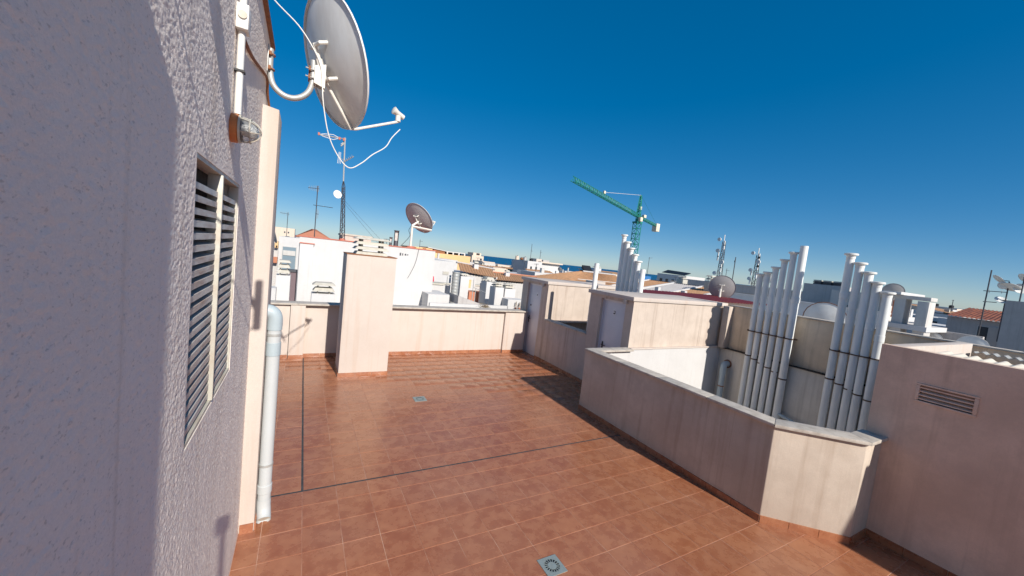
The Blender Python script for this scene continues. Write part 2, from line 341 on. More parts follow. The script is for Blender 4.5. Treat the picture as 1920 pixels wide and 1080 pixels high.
for i in range(len(gy) - 1):
    for j in range(nz_ - 1):
        if gy[i] >= ly0 - 1e-6 and gy[i + 1] <= ly1 + 1e-6 and gz[j] >= lz0 - 1e-6 and gz[j + 1] <= lz1 + 1e-6: continue
        a = i * nz_ + j; fs.append((a, a + nz_, a + nz_ + 1, a + 1))
me = bpy.data.meshes.new('render_coat'); me.from_pydata(vs, [], fs); me.polygons.foreach_set('use_smooth', [True] * len(fs)); me.materials.append(M['wall_left'])
o = bpy.data.objects.new('render_coat', me); COL.objects.link(o); o.parent = lw; WL[o.name] = WL[lw.name]
MB().box(-4.0, WX + 0.03, Y0, Y1 + 0.02, 4.402, 4.432).build('roof_edge', 'rust', lw, bevel=0.004)
for (y0, y1, z1, pb, pt) in ((3.91, 4.30, 3.78, .118, .118), (0.06, 0.46, 3.80, .112, .133)):
    mb = MB().hexa([(WX - .02, y0, 0), (WX + pb, y0, 0), (WX + pb, y1, 0), (WX - .02, y1, 0), (WX - .02, y0, z1 + .02), (WX + pt, y0, z1), (WX + pt, y1, z1), (WX - .02, y1, z1 + .02)])
    mb.build('pilaster', 'cream', lw, bevel=0.008)
skirting(lw, (WX + .005, 3.907), (WX + .115, 3.907), nrm=(0, -1))
skirting(lw, (WX + .118, 3.92), (WX + .118, 4.29), nrm=(1, 0))
lou = MB(); e = 0.018
for (a, b, c, d) in ((ly0, ly1, lz1 - e, lz1), (ly0, ly1, lz0, lz0 + e), (ly0, ly0 + e, lz0 + e, lz1 - e), (ly1 - e, ly1, lz0 + e, lz1 - e)): lou.box(WX - .05, WX - .003, a + .001, b - .001, c + .0005, d - .0005)
louvre = lou.build('louvre', 'frame', lw)
MB().box(WX - .055, WX + .006, 2.325, 2.345, lz0 + e, lz1 - e).build('mullion', 'frame', louvre, bevel=0.004)
MB().box(WX - .35, WX - .101, ly0 - .05, ly1 + .05, lz0 - .05, lz1 + .05).build('dark_duct', 'dark', louvre)
n = 21; pitch = (lz1 - lz0 - 0.11) / n
for (a, b) in ((ly0 + e, 2.321), (2.349, ly1 - e)):
    for i in range(n):
        z = lz0 + 0.03 + pitch * (i + 0.5); dz = random.uniform(-.001, .001); xo = WX - 0.012; xi = WX - 0.075; t = 0.0035; up_ = 0.016
        pr = [(xo, z - 0.022 + dz), (xo, z + 0.004 + dz), (xi, z + up_ + dz), (xi, z + up_ - t + dz), (xo - t, z - 0.001 + dz), (xo - t, z - 0.022 + dz)]
        vs = [(x, a + .001, zz) for x, zz in pr] + [(x, b - .001, zz) for x, zz in pr]; kk = len(pr)
        MB().add(vs, [(0, 1, 4, 5), (1, 2, 3, 4), (kk + 5, kk + 4, kk + 1, kk), (kk + 4, kk + 3, kk + 2, kk + 1)] + [(j, kk + j, kk + (j + 1) % kk, (j + 1) % kk) for j in range(kk)]).build('slat', 'slat', louvre)

# unseen bracket added above the frame, shaped to cast the wall's shadow band
br = thing('shadow_bracket', (WX, 1.55, 3.95), 'unseen triangular bracket above the frame, added to cast a shadow on the left wall', 'bracket')
r0 = Vector((WX, 1.62, 4.02)); r1 = Vector((WX + .40, 0.86, 3.98))
MB().ring([r0, r1], 0.022, 8).build('arm', 'galv', br)
MB().ring([Vector((WX, 1.62, 3.80)), r0 + (r1 - r0) * 0.75], 0.014, 8).build('brace', 'galv', br)
MB().hexa([tuple(r0 + Vector(q)) for q in ((0, -.004, -.22), (.0, .004, -.22), (.30, -.565, -.02), (.30, -.575, -.02), (0, -.004, 0), (0, .004, 0), (.30, -.565, 0), (.30, -.575, 0))]).build('gusset', 'galv', br)
MB().box(WX, WX + .012, 1.55, 1.69, 3.76, 4.08).build('wall_plate', 'galv', br, bevel=.003)
MB().ring([r1 + Vector((0, 0, -.16)), r1 + Vector((0, 0, .25))], .03, 10).build('mast_stub', 'galv', br)
MB().ring(bez([(WX + .002, 0.95, 3.80), (WX + .10, 0.92, 3.72), (WX + .22, 0.9, 3.66), (WX + .40, 0.86, 3.86)]), 0.006, 6).build('cable', 'black', br)  # added with the bracket to throw the thin cable shadow

# photographer's pole, its shadow lies on the wall
ph = thing('camera_pole', (0.0, -0.14, 0), 'slim pole with a small box camera on top, standing behind the viewpoint', 'tripod')
MB().ring([(0, -0.14, 0.0), (0, -0.14, 2.68)], 0.016, 10).build('pole', 'darkmetal', ph)
MB().box(-0.035, 0.035, -0.18, -0.11, 2.67, 2.76).build('camera_body', 'black', ph, bevel=0.01)

# conduit, junction box and bulkhead lamp
ly = 2.50
MB().ring([(WX + .03, ly, 3.32), (WX + .028, ly, 3.70)], 0.016, 12).build('tmp', 'pvcw') if False else None
cd = thing('conduit', (WX, ly, 3.3), 'white plastic conduit dropping to the lamp on the left wall', 'conduit')
MB().ring([(WX + .024, ly, 3.335), (WX + .024, ly, 3.745)], 0.0165, 14).build('tube', 'pvcw', cd)
MB().ring([(WX + .024, ly, 3.865), (WX + .024, ly, 4.39)], 0.0165, 14).build('tube', 'pvcw', cd)
MB().box(WX, WX + .046, ly - .022, ly + .022, 3.545, 3.555).build('clip', 'black', cd)
jb = thing('junction_box', (WX, ly, 3.74), 'cream plastic junction box with a round plug, upper left wall', 'junction box')
MB().box(WX + .001, WX + .055, ly - .045, ly + .045, 3.745, 3.865).build('box', 'pvcw', jb, bevel=0.006)
MB().ring([(WX + .03, ly - .045, 3.81), (WX + .03, ly - .052, 3.81)], 0.020, 16).build('plug', 'frame', jb)
lp = thing('bulkhead_lamp', (WX, ly, 3.19), 'wall lamp with rusty orange base, clear glass and wire guard', 'lamp')
lz = 3.262
MB().ring([(WX + .001, ly, lz), (WX + .028, ly, lz), (WX + .034, ly, lz)], [.072, .072, .066], 24).build('base', 'orange', lp)
MB().ring([(WX + .034, ly, lz), (WX + .044, ly, lz)], .070, 24).build('ring', 'frame', lp)
MB().ring([(WX + .044 + .075 * math.sin(a), ly, lz) for a in [i * math.pi / 2 / 8 for i in range(9)]], [.06 * math.cos(i * math.pi / 2 / 8) ** .6 + .001 for i in range(9)], 20).build('glass', 'lampglass', lp)
MB().ring([(WX + .044, ly, lz), (WX + .085, ly, lz), (WX + .10, ly, lz)], [.018, .026, .008], 10).build('bulb', 'pvcw', lp)
for k in range(3):
    th = math.pi * k / 3 + .3; pts = [(WX + .044 + .088 * math.sin(a), ly + .068 * math.cos(a) * math.cos(th), lz + .068 * math.cos(a) * math.sin(th)) for a in [math.pi * i / 14 for i in range(15)]]
    MB().ring(pts, .0028, 6).build('guard_wire', 'frame', lp)
MB().ring([(WX + .085, ly + .063 * math.cos(a), lz + .063 * math.sin(a)) for a in [2 * math.pi * i / 20 for i in range(21)]], .0028, 6, False).build('guard_wire', 'frame', lp)
tag(MB().ring(bez([(WX + .02, ly + .02, 3.745), (WX + .012, 3.05, 3.83), (WX + .010, 3.75, 3.99), (WX + .012, 4.0, 4.02), (WX + .012, 4.12, 3.93), (WX + .03, 4.26, 3.80)]), 0.010, 8).build('wall_cable', 'rust'), 'thin brown cable sagging along the left wall from the junction box', 'cable')

# ------------------------------------------------------------------ satellite dishes
def dish(name, c, dia, label, cat='satellite dish', mat='dishgrey', nrm=(.873, .326, .368), base=None, group=None, rim=None, detail=1, arm=True, ratio=1.0):
    n = Vector(nrm).normalized(); c = Vector(c); r = dia / 2
    right = n.cross(Vector((0, 0, 1))).normalized() * -1; upv = right.cross(n).normalized()
    if upv.z < 0: upv = -upv
    root = thing(name, base if base else tuple(c - Vector((0, 0, r))), label, cat, group)
    dep = dia * 0.085; rings = 7; seg = 40 if detail else 22
    mb = MB(); vs = []; fs = []
    for side in (0, 1):
        for i in range(rings + 1):
            q = i / rings; rr = r * q; d = dep * (q * q - 1) - side * 0.006
            for k in range(seg):
                a = 2 * math.pi * k / seg; vs.append(c + (right * math.cos(a) * ratio + upv * math.sin(a)) * max(rr, 1e-4) + n * d)
    st = (rings + 1) * seg
    for i in range(rings):
        for k in range(seg):
            a = i * seg + k; b = i * seg + (k + 1) % seg
            fs.append((a, a + seg, b + seg, b)); fs.append((st + a, st + b, st + b + seg, st + a + seg))
    mb.add(vs, fs); mb.build('reflector', mat, root)
    lipw = dia * 0.02
    mb = MB(); vs = []
    prof = [(0, 0), (lipw * .6, 0.002), (lipw, -0.004), (lipw, -lipw * .9), (lipw * .75, -lipw * .9), (lipw * .7, -.008), (0, -.009)]
    for (dr, dn) in prof:
        for k in range(seg):
            a = 2 * math.pi * k / seg; vs.append(c + (right * math.cos(a) * ratio + upv * math.sin(a)) * (r + dr) + n * dn)
    fs = []; np_ = len(prof)
    for i in range(np_ - 1):
        for k in range(seg):
            a = i * seg + k; b = i * seg + (k + 1) % seg; fs.append((a, b, b + seg, a + seg))
    mb.add(vs, fs); mb.build('rim', rim if rim else mat, root)
    back = c - n * (dep + 0.01)
    if detail:
        MB().ring([back + upv * r * .28 - n * .05, back - upv * r * .30 - n * .05], r * .035, 8).build('back_rail', 'bracket', root)
        for s in (.25, -.27):
            for t in (1, -1):
                p = back + upv * r * s
                MB().ring([p - n * .05, p - n * .045 + right * t * r * .16, p + right * t * r * .20 + n * .03], r * .03, 8).build('back_foot', 'bracket', root)
    if arm:
        lo = c - upv * (r + lipw) ; tip = lo + n * dia * .50 + upv * dia * .04
        MB().ring([back - upv * r * .28 - n * .045, lo - n * dia * .02, lo + n * .03], max(r * .026, .008), 8).build('feed_arm', 'bracket', root)
        MB().ring([lo + n * .03, tip], max(r * .024, .008), 8).build('feed_arm', 'bracket', root)
        ln = MB().ring([tip - n * .02 + upv * .0, tip + upv * dia * .05], max(r * .05, .012), 10).build('feed_holder', 'bracket', root)
        hd = tip + upv * dia * .075; aim = (c - hd).normalized()
        MB().ring([hd - aim * dia * .07, hd + aim * dia * .0, hd + aim * dia * .045, hd + aim * dia * .05], [r * .05, r * .05, r * .075, r * .055], 12).build('feed_horn', 'bracket', root)
    return root, n, right, upv, back
big, bn, bright, bup, bback = dish('satellite_dish', (0.165, 4.12, 4.375), 1.10, 'large grey satellite dish seen from behind, on a curved wall tube above the terrace', base=(WX, 4.1, 4.05), ratio=0.94)
DY = 4.10
MB().ring(bez([(-.345, DY, 4.32), (-.345, DY, 4.16), (-.315, DY, 4.03), (-.235, DY, 3.965), (-.14, DY, 3.965), (-.055, DY, 4.03), (-.018, DY, 4.14), (-.018, DY, 4.33)], 6), 0.0245, 14).build('mast_tube', 'galv', big)
MB().box(WX, WX + .008, DY - .07, DY + .07, 4.11, 4.33).build('wall_plate', 'galv', big, bevel=.002)
for z in (4.15, 4.27):
    MB().ring([(WX + .005, DY - .034, z), (-.332, DY - .034, z), (-.315, DY - .02, z), (-.312, DY, z), (-.315, DY + .02, z), (-.332, DY + .034, z), (WX + .005, DY + .034, z)], .006, 8).build('u_clamp', 'rust', big)
    MB().box(-.36, -.335, DY - .055, DY + .055, z - .016, z + .016).build('clamp_bar', 'rust', big, bevel=.002)
for z in (4.17, 4.24):
    MB().ring([(-.075, DY - .045, z), (-.03, DY - .04, z), (-.018, DY - .036, z), (.06, DY - .03, z)], .006, 8).build('bolt', 'galv', big)
    MB().box(-.052, -.036, DY - .06, DY + .05, z - .018, z + .018).build('clamp_bar', 'rust', big, bevel=.002)
mb = MB(); mb.hexa([(-.005, DY - .045, 4.13), (.085, DY - .055, 4.10), (.085, DY - .049, 4.10), (-.005, DY - .039, 4.13), (-.005, DY - .045, 4.28), (.085, DY - .055, 4.31), (.085, DY - .049, 4.31), (-.005, DY - .039, 4.28)])
mb.hexa([(-.005, DY + .045, 4.13), (.085, DY + .035, 4.10), (.085, DY + .041, 4.10), (-.005, DY + .051, 4.13), (-.005, DY + .045, 4.28), (.085, DY + .035, 4.31), (.085, DY + .041, 4.31), (-.005, DY + .051, 4.28)])
mb.box(.0, .012, DY - .045, DY + .05, 4.13, 4.28); mb.build('tilt_bracket', 'bracket', big)
MB().ring([tuple(bback - bn * .05 + bup * .03), (.07, DY, 4.20)], .03, 8).build('tilt_head', 'bracket', big)
lnb = Vector((0.165, 4.12, 4.375)) - bup * .57 + bn * .55
tag(MB().ring(bez([(-1.1, DY - .5, 5.45), (-.62, DY - .2, 5.0), (-.385, DY - .05, 4.745), (-.15, DY - .06, 4.56), (-.02, DY - .065, 4.40), (.038, DY - .06, 4.29), (.06, DY - .06, 4.18), (.08, DY - .06, 3.98), (.14, DY - .03, 3.72), (.23, DY, 3.55), (.34, DY, 3.45), (.45, DY + .02, 3.52), (.55, DY + .05, 3.63), (.68, DY + .12, 3.75), (.75, DY + .2, 3.88), tuple(lnb + Vector((.0, 0, -.04)))], 6), 0.0050, 8).build('coaxial_cable', 'pvcw'), 'white cable looping below the large satellite dish', 'cable')

# ------------------------------------------------------------------ downpipe
dp = thing('downpipe', (-.213, 4.05, 0.03), 'pale grey plastic rainwater downpipe beside the left wall', 'downpipe')
dx, dy = -.186, 4.05
MB().ring([(dx, dy, .16), (dx, dy, 1.66)], .055, 20).build('pipe', 'pvcd', dp)
MB().ring([(dx, dy, .28), (dx, dy, .285), (dx, dy, .36), (dx, dy, .365)], [.056, .061, .061, .056], 20).build('collar', 'pvcd', dp)
MB().ring([(dx, dy, .22), (dx, dy, .15), (dx + .005, dy - .015, .10), (dx + .01, dy - .05, .055), (dx + .012, dy - .075, .04)], .059, 20, False).build('outlet', 'pvcd', dp)
MB().ring([(dx + .010, dy - .04, .065), (dx + .012, dy - .06, .05)], .055, 20).build('outlet_mouth', 'concrete', dp)
MB().ring([(dx, dy, 1.62), (dx, dy, 1.74)], .060, 20).build('collar', 'pvcb', dp)
MB().ring([(dx, dy, 1.70), (dx, dy, 1.90)], .0555, 20).build('pipe', 'pvcd', dp)
MB().ring(bez([(dx, dy, 1.86), (dx, dy, 1.955), (dx - .015, dy, 2.005), (dx - .05, dy, 2.03), (dx - .10, dy, 2.03)], 5), .061, 20).build('elbow', 'pvcb', dp)
for z in (.56, 1.815): MB().ring([(dx, dy, z - .011), (dx, dy, z + .011)], .0595, 20).build('clamp', 'galv', dp)

# ------------------------------------------------------------------ far parapet
fp = thing('parapet_wall', (2.8, 9.7, 0), 'low cream parapet with stone coping closing the far end of the terrace', 'parapet')
FYW = 9.60
MB().box(-4.0, 5.95, FYW, FYW + .20, -.3, 1.215).build('wall', 'cream', fp, bevel=.006)
MB().box(-.16, .13, FYW - .11, FYW - .002, -.05, 1.214).build('pier', 'cream', fp, bevel=.006)
MB().box(-1.2, -.17, FYW - .06, FYW - .002, -.05, 1.214).build('pier', 'cream', fp, bevel=.006)
MB().box(5.22, 5.93, FYW - .07, FYW - .002, -.05, 1.214).build('pier', 'cream', fp, bevel=.006)
for (a, b) in split(-4.0, 5.93, 0.98): MB().box(a, b, FYW - .13, FYW + .23, 1.216, 1.252).build('coping_slab', 'stone', fp, bevel=.005)
skirting(fp, (.13, FYW), (5.22, FYW), nrm=(0, -1)); skirting(fp, (-.16, FYW - .11), (.13, FYW - .11), nrm=(0, -1)); skirting(fp, (-.40, FYW - .06), (-.172, FYW - .06), nrm=(0, -1)); skirting(fp, (5.22, FYW - .07), (5.93, FYW - .07), nrm=(0, -1)); skirting(fp, (.13, FYW - .1), (.13, FYW - .012), nrm=(1, 0))

# ------------------------------------------------------------------ chimney shafts
def tier_cap(root, x0, x1, y0, y1, z0, z1, tiers, mat='concrete', flare=.05):
    h = (z1 - z0) / tiers
    for i in range(tiers):
        za = z0 + h * i; top = i == tiers - 1
        f0 = flare * (1.0 if not top else 1.25)
        a = za + h * .42
        for sx, sy in ((0, 0), (1, 0), (0, 1), (1, 1)):
            px = x0 + (x1 - x0) * (.10 if sx == 0 else .82); py = y0 + (y1 - y0) * (.10 if sy == 0 else .82)
            MB().box(px, px + (x1 - x0) * .08, py, py + (y1 - y0) * .08, za - .002, a + .004).build('cap_post', mat, root)
        mb = MB(); b = za + h * (.98 if not top else .85)
        mb.hexa([(x0 - f0, y0 - f0, a), (x1 + f0, y0 - f0, a), (x1 + f0, y1 + f0, a), (x0 - f0, y1 + f0, a), (x0 - f0 * .1, y0 - f0 * .1, b), (x1 + f0 * .1, y0 - f0 * .1, b), (x1 + f0 * .1, y1 + f0 * .1, b), (x0 - f0 * .1, y1 + f0 * .1, b)])
        mb.build('cap_slab', mat, root, bevel=.006)
ch = thing('chimney_shaft', (1.23, 8.45, 0), 'wide cream chimney shaft with three tiered concrete caps on the terrace', 'chimney')
cx0, cx1, cy0, cy1 = .758, 1.712, 8.085, 8.85
MB().box(cx0, cx1, cy0, cy1, -.05, 2.485).build('shaft', 'cream', ch, bevel=.01)
MB().box(cx0 - .008, cx1 + .012, cy0 - .010, cy1 + .01, 2.486, 2.502).build('top_rim', 'rust', ch, bevel=.003)
mb = MB().hexa([(.93, 8.2, 2.503), (1.55, 8.2, 2.503), (1.55, 8.75, 2.503), (.93, 8.75, 2.503), (.96, 8.23, 2.56), (1.52, 8.23, 2.56), (1.52, 8.72, 2.56), (.96, 8.72, 2.56)]); mb.build('cap_base', 'concrete', ch, bevel=.006)
tier_cap(ch, .96, 1.52, 8.24, 8.71, 2.56, 2.87, 3, flare=.055)
skirting(ch, (cx0, cy0), (cx1, cy0), nrm=(0, -1)); skirting(ch, (cx0, cy1), (cx0, cy0), nrm=(-1, 0)); skirting(ch, (cx1, cy0), (cx1, cy1), nrm=(1, 0))

# ------------------------------------------------------------------ light well parapet (long wall on the right)
lp2 = thing('light_well_parapet', (4.95, 3.6, 0), 'long low parapet with chamfered sunlit end round the light well', 'parapet')
t = 0.14
outer = [(4.865, 5.533), (4.865, 2.165), (5.505, 1.545), (5.93, 1.545)]
inner = [(4.865 + t, 5.533), (4.865 + t, 2.165 + .06), (5.505 + .058, 1.545 + t), (5.93, 1.545 + t)]
MB().prism([outer[0], outer[1], outer[2], outer[3], inner[3], inner[2], inner[1], inner[0]][::-1], -.1, 1.165).build('wall', 'parapet', lp2, bevel=.008)
MB().box(5.007, 6.6, 5.402, 5.50, -3, 1.164).build('wall', 'white', lp2)
o_ = .045
def run(p, q, pi, qi, step):
    n = max(1, round((Vector(q) - Vector(p)).length / step)); out = []
    for i in range(n):
        a = i / n; b = (i + 1) / n - .002
        L_ = lambda u, v, s: (u[0] + (v[0] - u[0]) * s, u[1] + (v[1] - u[1]) * s)
        out.append([L_(p, q, a), L_(p, q, b), L_(pi, qi, b), L_(pi, qi, a)])
    return out
oc = [(4.865 - o_, 5.40 - o_ + .17), (4.865 - o_, 2.165 - .02), (5.505 - .02, 1.545 - o_), (5.93 - .003, 1.545 - o_)]
ic = [(4.865 + t + o_, 5.40 - .09), (4.865 + t + o_, 2.165 + .085), (5.505 + .085, 1.545 + t + o_), (5.93 - .003, 1.545 + t + o_)]
coping(lp2, run(oc[0], oc[1], ic[0], ic[1], .8) + run(oc[1], oc[2], ic[1], ic[2], .9) + run(oc[2], oc[3], ic[2], ic[3], .6), 1.166, 1.204)
coping(lp2, [[(a, 5.53), (a, 5.315), (b, 5.315), (b, 5.53)][::-1] for a, b in [(4.88, 5.42), (5.424, 5.93)]], 1.1665, 1.2035)
skirting(lp2, outer[0], outer[1], nrm=(-1, 0)); skirting(lp2, outer[1], outer[2], nrm=(-1, -1)); skirting(lp2, outer[2], outer[3], nrm=(0, -1))
skirting(lp2, (5.93, 5.535), (4.866, 5.535), nrm=(0, 1))
MB().box(5.007, 5.95, 5.502, 5.532, -.05, 1.163).build('wall', 'parapet', lp2)

# ------------------------------------------------------------------ stair huts with doors
def hut(label, x0, x1, y0, y1, zr, dy0, dy1, dz, plate, side='hut'):
    h = thing('stair_hut', (x0, (y0 + y1) / 2, 0), label, 'hut')
    mb = MB()
    mb.box(x0, x0 + .16, y0, dy0, -.1, zr - .085); mb.box(x0, x0 + .16, dy1, y1, -.1, zr - .085); mb.box(x0, x0 + .16, dy0, dy1, dz, zr - .085)
    mb.build('front_wall', 'hut', h)
    MB().box(x0 + .161, x1, y0 + .0, y1, -3.2, zr - .086).build('wall', side, h)
    MB().box(x0 - .05, x1 + .03, y0 - .03, y1 + .05, zr - .084, zr).build('roof_slab', 'cream', h, bevel=.006)
    MB().box(x0 - .07, x0 - .003, y0 + .16, y0 + .24, zr - .17, zr - .087).build('rain_spout', 'cream', h, bevel=.004)
    d = MB().box(x0 + .075, x0 + .115, dy0 + .045, dy1 - .045, .015, dz - .045).build('door', 'door', h, bevel=.003)
    for a, b in ((dy0 + .001, dy0 + .043), (dy1 - .043, dy1 - .001)): MB().box(x0 + .06, x0 + .13, a, b, .0, dz - .001).build('door_frame', 'door', h)
    MB().box(x0 + .06, x0 + .13, dy0 + .044, dy1 - .044, dz - .043, dz - .001).build('door_frame', 'door', h)
    hy = dy1 - .13
    MB().box(x0 + .066, x0 + .0745, hy - .02, hy + .02, .93, 1.13).build('handle_plate', 'black', d, bevel=.002)
    MB().ring([(x0 + .072, hy, 1.06), (x0 + .03, hy, 1.06), (x0 + .025, hy - .02, 1.06), (x0 + .025, hy - .13, 1.055)], .010, 8).build('handle', 'black', d)
    py, pz = plate
    pl = MB().box(x0 + .070, x0 + .0745, py - .045, py + .045, pz - .06, pz + .06).build('sign_plate', 'plate', d)
    return h, d, x0 + .0685, py, pz, pl
h2, d2, sx, sy, sz, pl = hut('nearer rooftop stair hut with a grey door, beside the light well', 5.95, 9.08, 5.502, 6.83, 2.25, 5.715, 6.46, 2.10, (6.08, 1.83))
mb = MB(); mb.box(sx - .0015, sx, sy - .030, sy + .028, sz + .022, sz + .036); mb.box(sx - .0015, sx, sy - .030, sy - .016, sz - .025, sz + .020); mb.box(sx - .0015, sx, sy - .014, sy + .025, sz - .036, sz - .008); mb.build('sign_mark', 'black', pl)
h1, d1, sx, sy, sz, pl = hut('farther rooftop stair hut with a tall grey door at the far corner', 5.95, 8.6, 8.60, 9.98, 2.245, 8.92, 9.66, 2.10, (9.22, 1.80))
mb = MB(); mb.box(sx - .0015, sx, sy - .020, sy + .020, sz - .036, sz - .022); mb.box(sx - .0015, sx, sy - .014, sy + .014, sz - .020, sz + .012); mb.build('sign_mark', 'darkmetal', pl)
MB().ring([(6.02, 9.50, 1.45), (6.005, 9.50, 1.45)], .02, 10).build('lock', 'black', d1)
MB().box(6.3, 9.08, 5.44, 5.501, -3, 1.17).build('lower_wall', 'white', h2)
MB().box(5.97, 9.08, 5.425, 5.5005, 1.171, 1.20).build('ledge', 'cream', h2, bevel=.004)
MB().box(6.1, 8.6, 8.46, 8.599, 1.12, 1.17).build('ledge', 'cream', h1, bevel=.005)
lowp = thing('low_wall', (5.95, 7.7, 0), 'stained low wall between the two stair huts', 'wall')
MB().box(5.95, 6.09, 6.831, 8.599, -.1, 1.165).build('wall', 'hut', lowp, bevel=.005)
for (a, b) in split(6.832, 8.598, .9): MB().box(5.915, 6.13, a, b, 1.166, 1.202).build('coping_slab', 'stone', lowp, bevel=.005)
skirting(lowp, (5.95, 8.6), (5.95, 6.84), nrm=(-1, 0)); skirting(h1, (5.95, 8.91), (5.95, 8.61), nrm=(-1, 0)); skirting(h2, (5.95, 6.82), (5.95, 6.47), nrm=(-1, 0))
tag(MB().box(7.86, 8.0, 6.831, 8.45, -3, 2.1).build('well_back_wall', 'grey'), 'grey back wall of the small light well between the huts', 'wall')
tag(MB().box(4.9, 9.3, 1.2, 8.9, -3.4, -3.2).build('light_well_floor', 'grey'), kind='structure')

# back wall of the light well
bw = thing('light_well_wall', (9.1, 3.5, -3), 'brown weathered back wall of the light well behind the vent pipes', 'wall')
MB().box(9.08, 9.25, -1.0, 5.44, 1.19, 2.20).build('upper_wall', 'brown', bw, bevel=.01)
MB().box(9.00, 9.245, 1.4, 5.438, -3.2, 1.17).build('lower_wall', 'well', bw, bevel=.01)
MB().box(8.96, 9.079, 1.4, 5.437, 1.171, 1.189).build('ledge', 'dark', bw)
MB().box(8.86, 9.079, 5.30, 5.424, 1.19, 2.19).build('pier', 'hut', bw, bevel=.006)
for (a, b) in split(-1.0, 5.42, 1.1): MB().box(9.05, 9.28, a, b, 2.201, 2.225).build('coping_slab', 'stone', bw, bevel=.004)

# ------------------------------------------------------------------ vent pipes
def vent_pipe(x, y, z0, z1, r, label, group, cap=True, straps=(), joint=None):
    p = thing('vent_pipe', (x, y, z0), label, 'pipe', group)
    tl = random.uniform(-.006, .006)
    MB().ring([(x, y, z0), (x + tl, y + tl, z1)], r, 18, True).build('pipe', 'pvc', p)
    if cap:
        MB().ring([(x, y, z1 - .09), (x, y, z1 - .03), (x, y, z1 - .022), (x, y, z1 + .004), (x, y, z1 + .012)], [r * 1.04, r * 1.10, r * 1.62, r * 1.66, r * 1.5], 20).build('cowl', 'pvcw', p)
    if joint: MB().ring([(x, y, joint - .06), (x, y, joint - .055), (x, y, joint + .055), (x, y, joint + .06)], [r, r * 1.09, r * 1.09, r], 18).build('socket', 'pvc', p)
    for z in straps:
        MB().ring([(x, y, z - .012), (x, y, z + .012)], r * 1.07, 18).build('strap', 'strap', p)
    return p
ordn = ['leftmost', 'second from left', 'third from left', 'fourth from left', 'fifth from left', 'rightmost']
ga = [(4.725, 3.02), (4.585, 3.07), (4.437, 3.19), (4.288, 3.36), (4.143, 3.52)]
for i, (y, z) in enumerate(ga): vent_pipe(8.90, y, -3.2, z, .0575, ordn[i] + ' of the six pipes in the middle group in the light well', 'middle group of vent pipes', True, (1.735, 1.18 - .05 * i), 1.95 + .12 * i)
vent_pipe(8.90, 3.972, -3.2, 3.66, .070, 'rightmost and tallest pipe of the middle group, open at the top', 'middle group of vent pipes', False, (1.735, .88), 2.55)
gb = [(3.195, 3.53), (3.04, 3.37), (2.895, 3.21), (2.755, 3.045), (2.60, 2.885)]
gl = ['tallest', 'second tallest', 'middle', 'second shortest', 'shortest']
for i, (y, z) in enumerate(gb): vent_pipe(8.90, y, -3.2, z, .064, gl[i] + ' of the five capped pipes in the right group in the light well', 'right group of vent pipes', True, (1.70, 1.15 - .05 * i), 2.75 - .17 * i)
gc = [(7.80, 3.74), (7.64, 3.55), (7.48, 3.385), (7.315, 3.22), (7.17, 3.05)]
for i, (y, z) in enumerate(gc): vent_pipe(7.72, y, -1.0, z, .058, gl[i] + ' of the capped pipes behind the nearer stair hut', 'vent pipes behind the nearer hut', True, (), 2.4)
vent_pipe(7.72, 6.99, -1.0, 2.85, .066, 'open topped pipe at the right end of the row behind the nearer stair hut', 'vent pipes behind the nearer hut', False)
vent_pipe(6.275, 7.13, -1.0, 2.865, .058, 'single pale pipe rising at the corner of the nearer stair hut', None, False)
for (y0, y1, z, lab) in ((3.86, 4.86, 1.735, 'rusty strap bar holding the middle group of vent pipes'), (2.50, 3.30, 1.70, 'rusty strap bar holding the right group of vent pipes')):
    tag(MB().box(8.965, 8.998, y0, y1, z - .015, z + .015).box(8.825, 8.832, y0 + .05, y1 - .08, z - .010, z + .010).build('strap_bar', 'strap'), lab, 'strap')
ep = thing('drain_elbow', (8.9, 5.3, -3.2), 'short grey drain pipe with an elbow in the corner of the light well', 'pipe')
MB().ring([(8.82, 5.18, -3.2), (8.82, 5.18, .62)], .062, 16).build('pipe', 'pvcb', ep)
MB().ring(bez([(8.82, 5.18, .58), (8.82, 5.18, .74), (8.87, 5.20, .82), (9.0, 5.20, .83)], 5), .07, 16).build('elbow', 'pvcb', ep)
MB().ring([(8.985, 5.2, .83), (8.998, 5.2, .83)], .10, 18).build('wall_rose', 'rust', ep)
MB().ring([(8.82, 5.18, .30), (8.82, 5.18, .325)], .066, 16).build('strap', 'rust', ep)
ep = thing('drain_stub', (8.85, 3.7, 0), 'small grey horizontal drain stub at the foot of the tallest open pipe', 'pipe')
MB().ring([(8.88, 3.95, .14), (8.86, 3.50, .06)], .035, 12).build('pipe', 'pvcb', ep)
MB().ring([(8.86, 3.52, .06), (8.90, 3.46, .06), (9.0, 3.45, .06)], .045, 12).build('elbow', 'pvcb', ep)

# ------------------------------------------------------------------ right block with vent grille
rb = thing('rooftop_block', (7.4, 0, 0), 'shaded brownish rendered rooftop block with a vent grille, right edge', 'building')
RX = 5.93; vy0, vy1, vz0, vz1 = .92, 1.365, 1.69, 1.90
mb = MB(); ys = [-1.4, vy0, vy1, 1.70]; zs = [-.1, vz0, vz1, 2.245]
for i in range(3):
    for j in range(3):
        if i == 1 and j == 1: continue
        mb.box(RX, RX + .13, ys[i], ys[i + 1], zs[j], zs[j + 1])
mb.build('wall', 'rightwall', rb)
MB().box(RX + .131, 9.0, 1.57, 1.70, -.1, 2.235).build('parapet', 'cream', rb, bevel=.004)
MB().box(RX + .131, 9.0, -1.4, 1.569, -.1, 1.95).build('deck', 'grey', rb)
gv = MB().box(RX + .09, RX + .12, vy0 + .001, vy1 - .001, vz0 + .001, vz1 - .001).build('vent_grille', 'dark', rb)
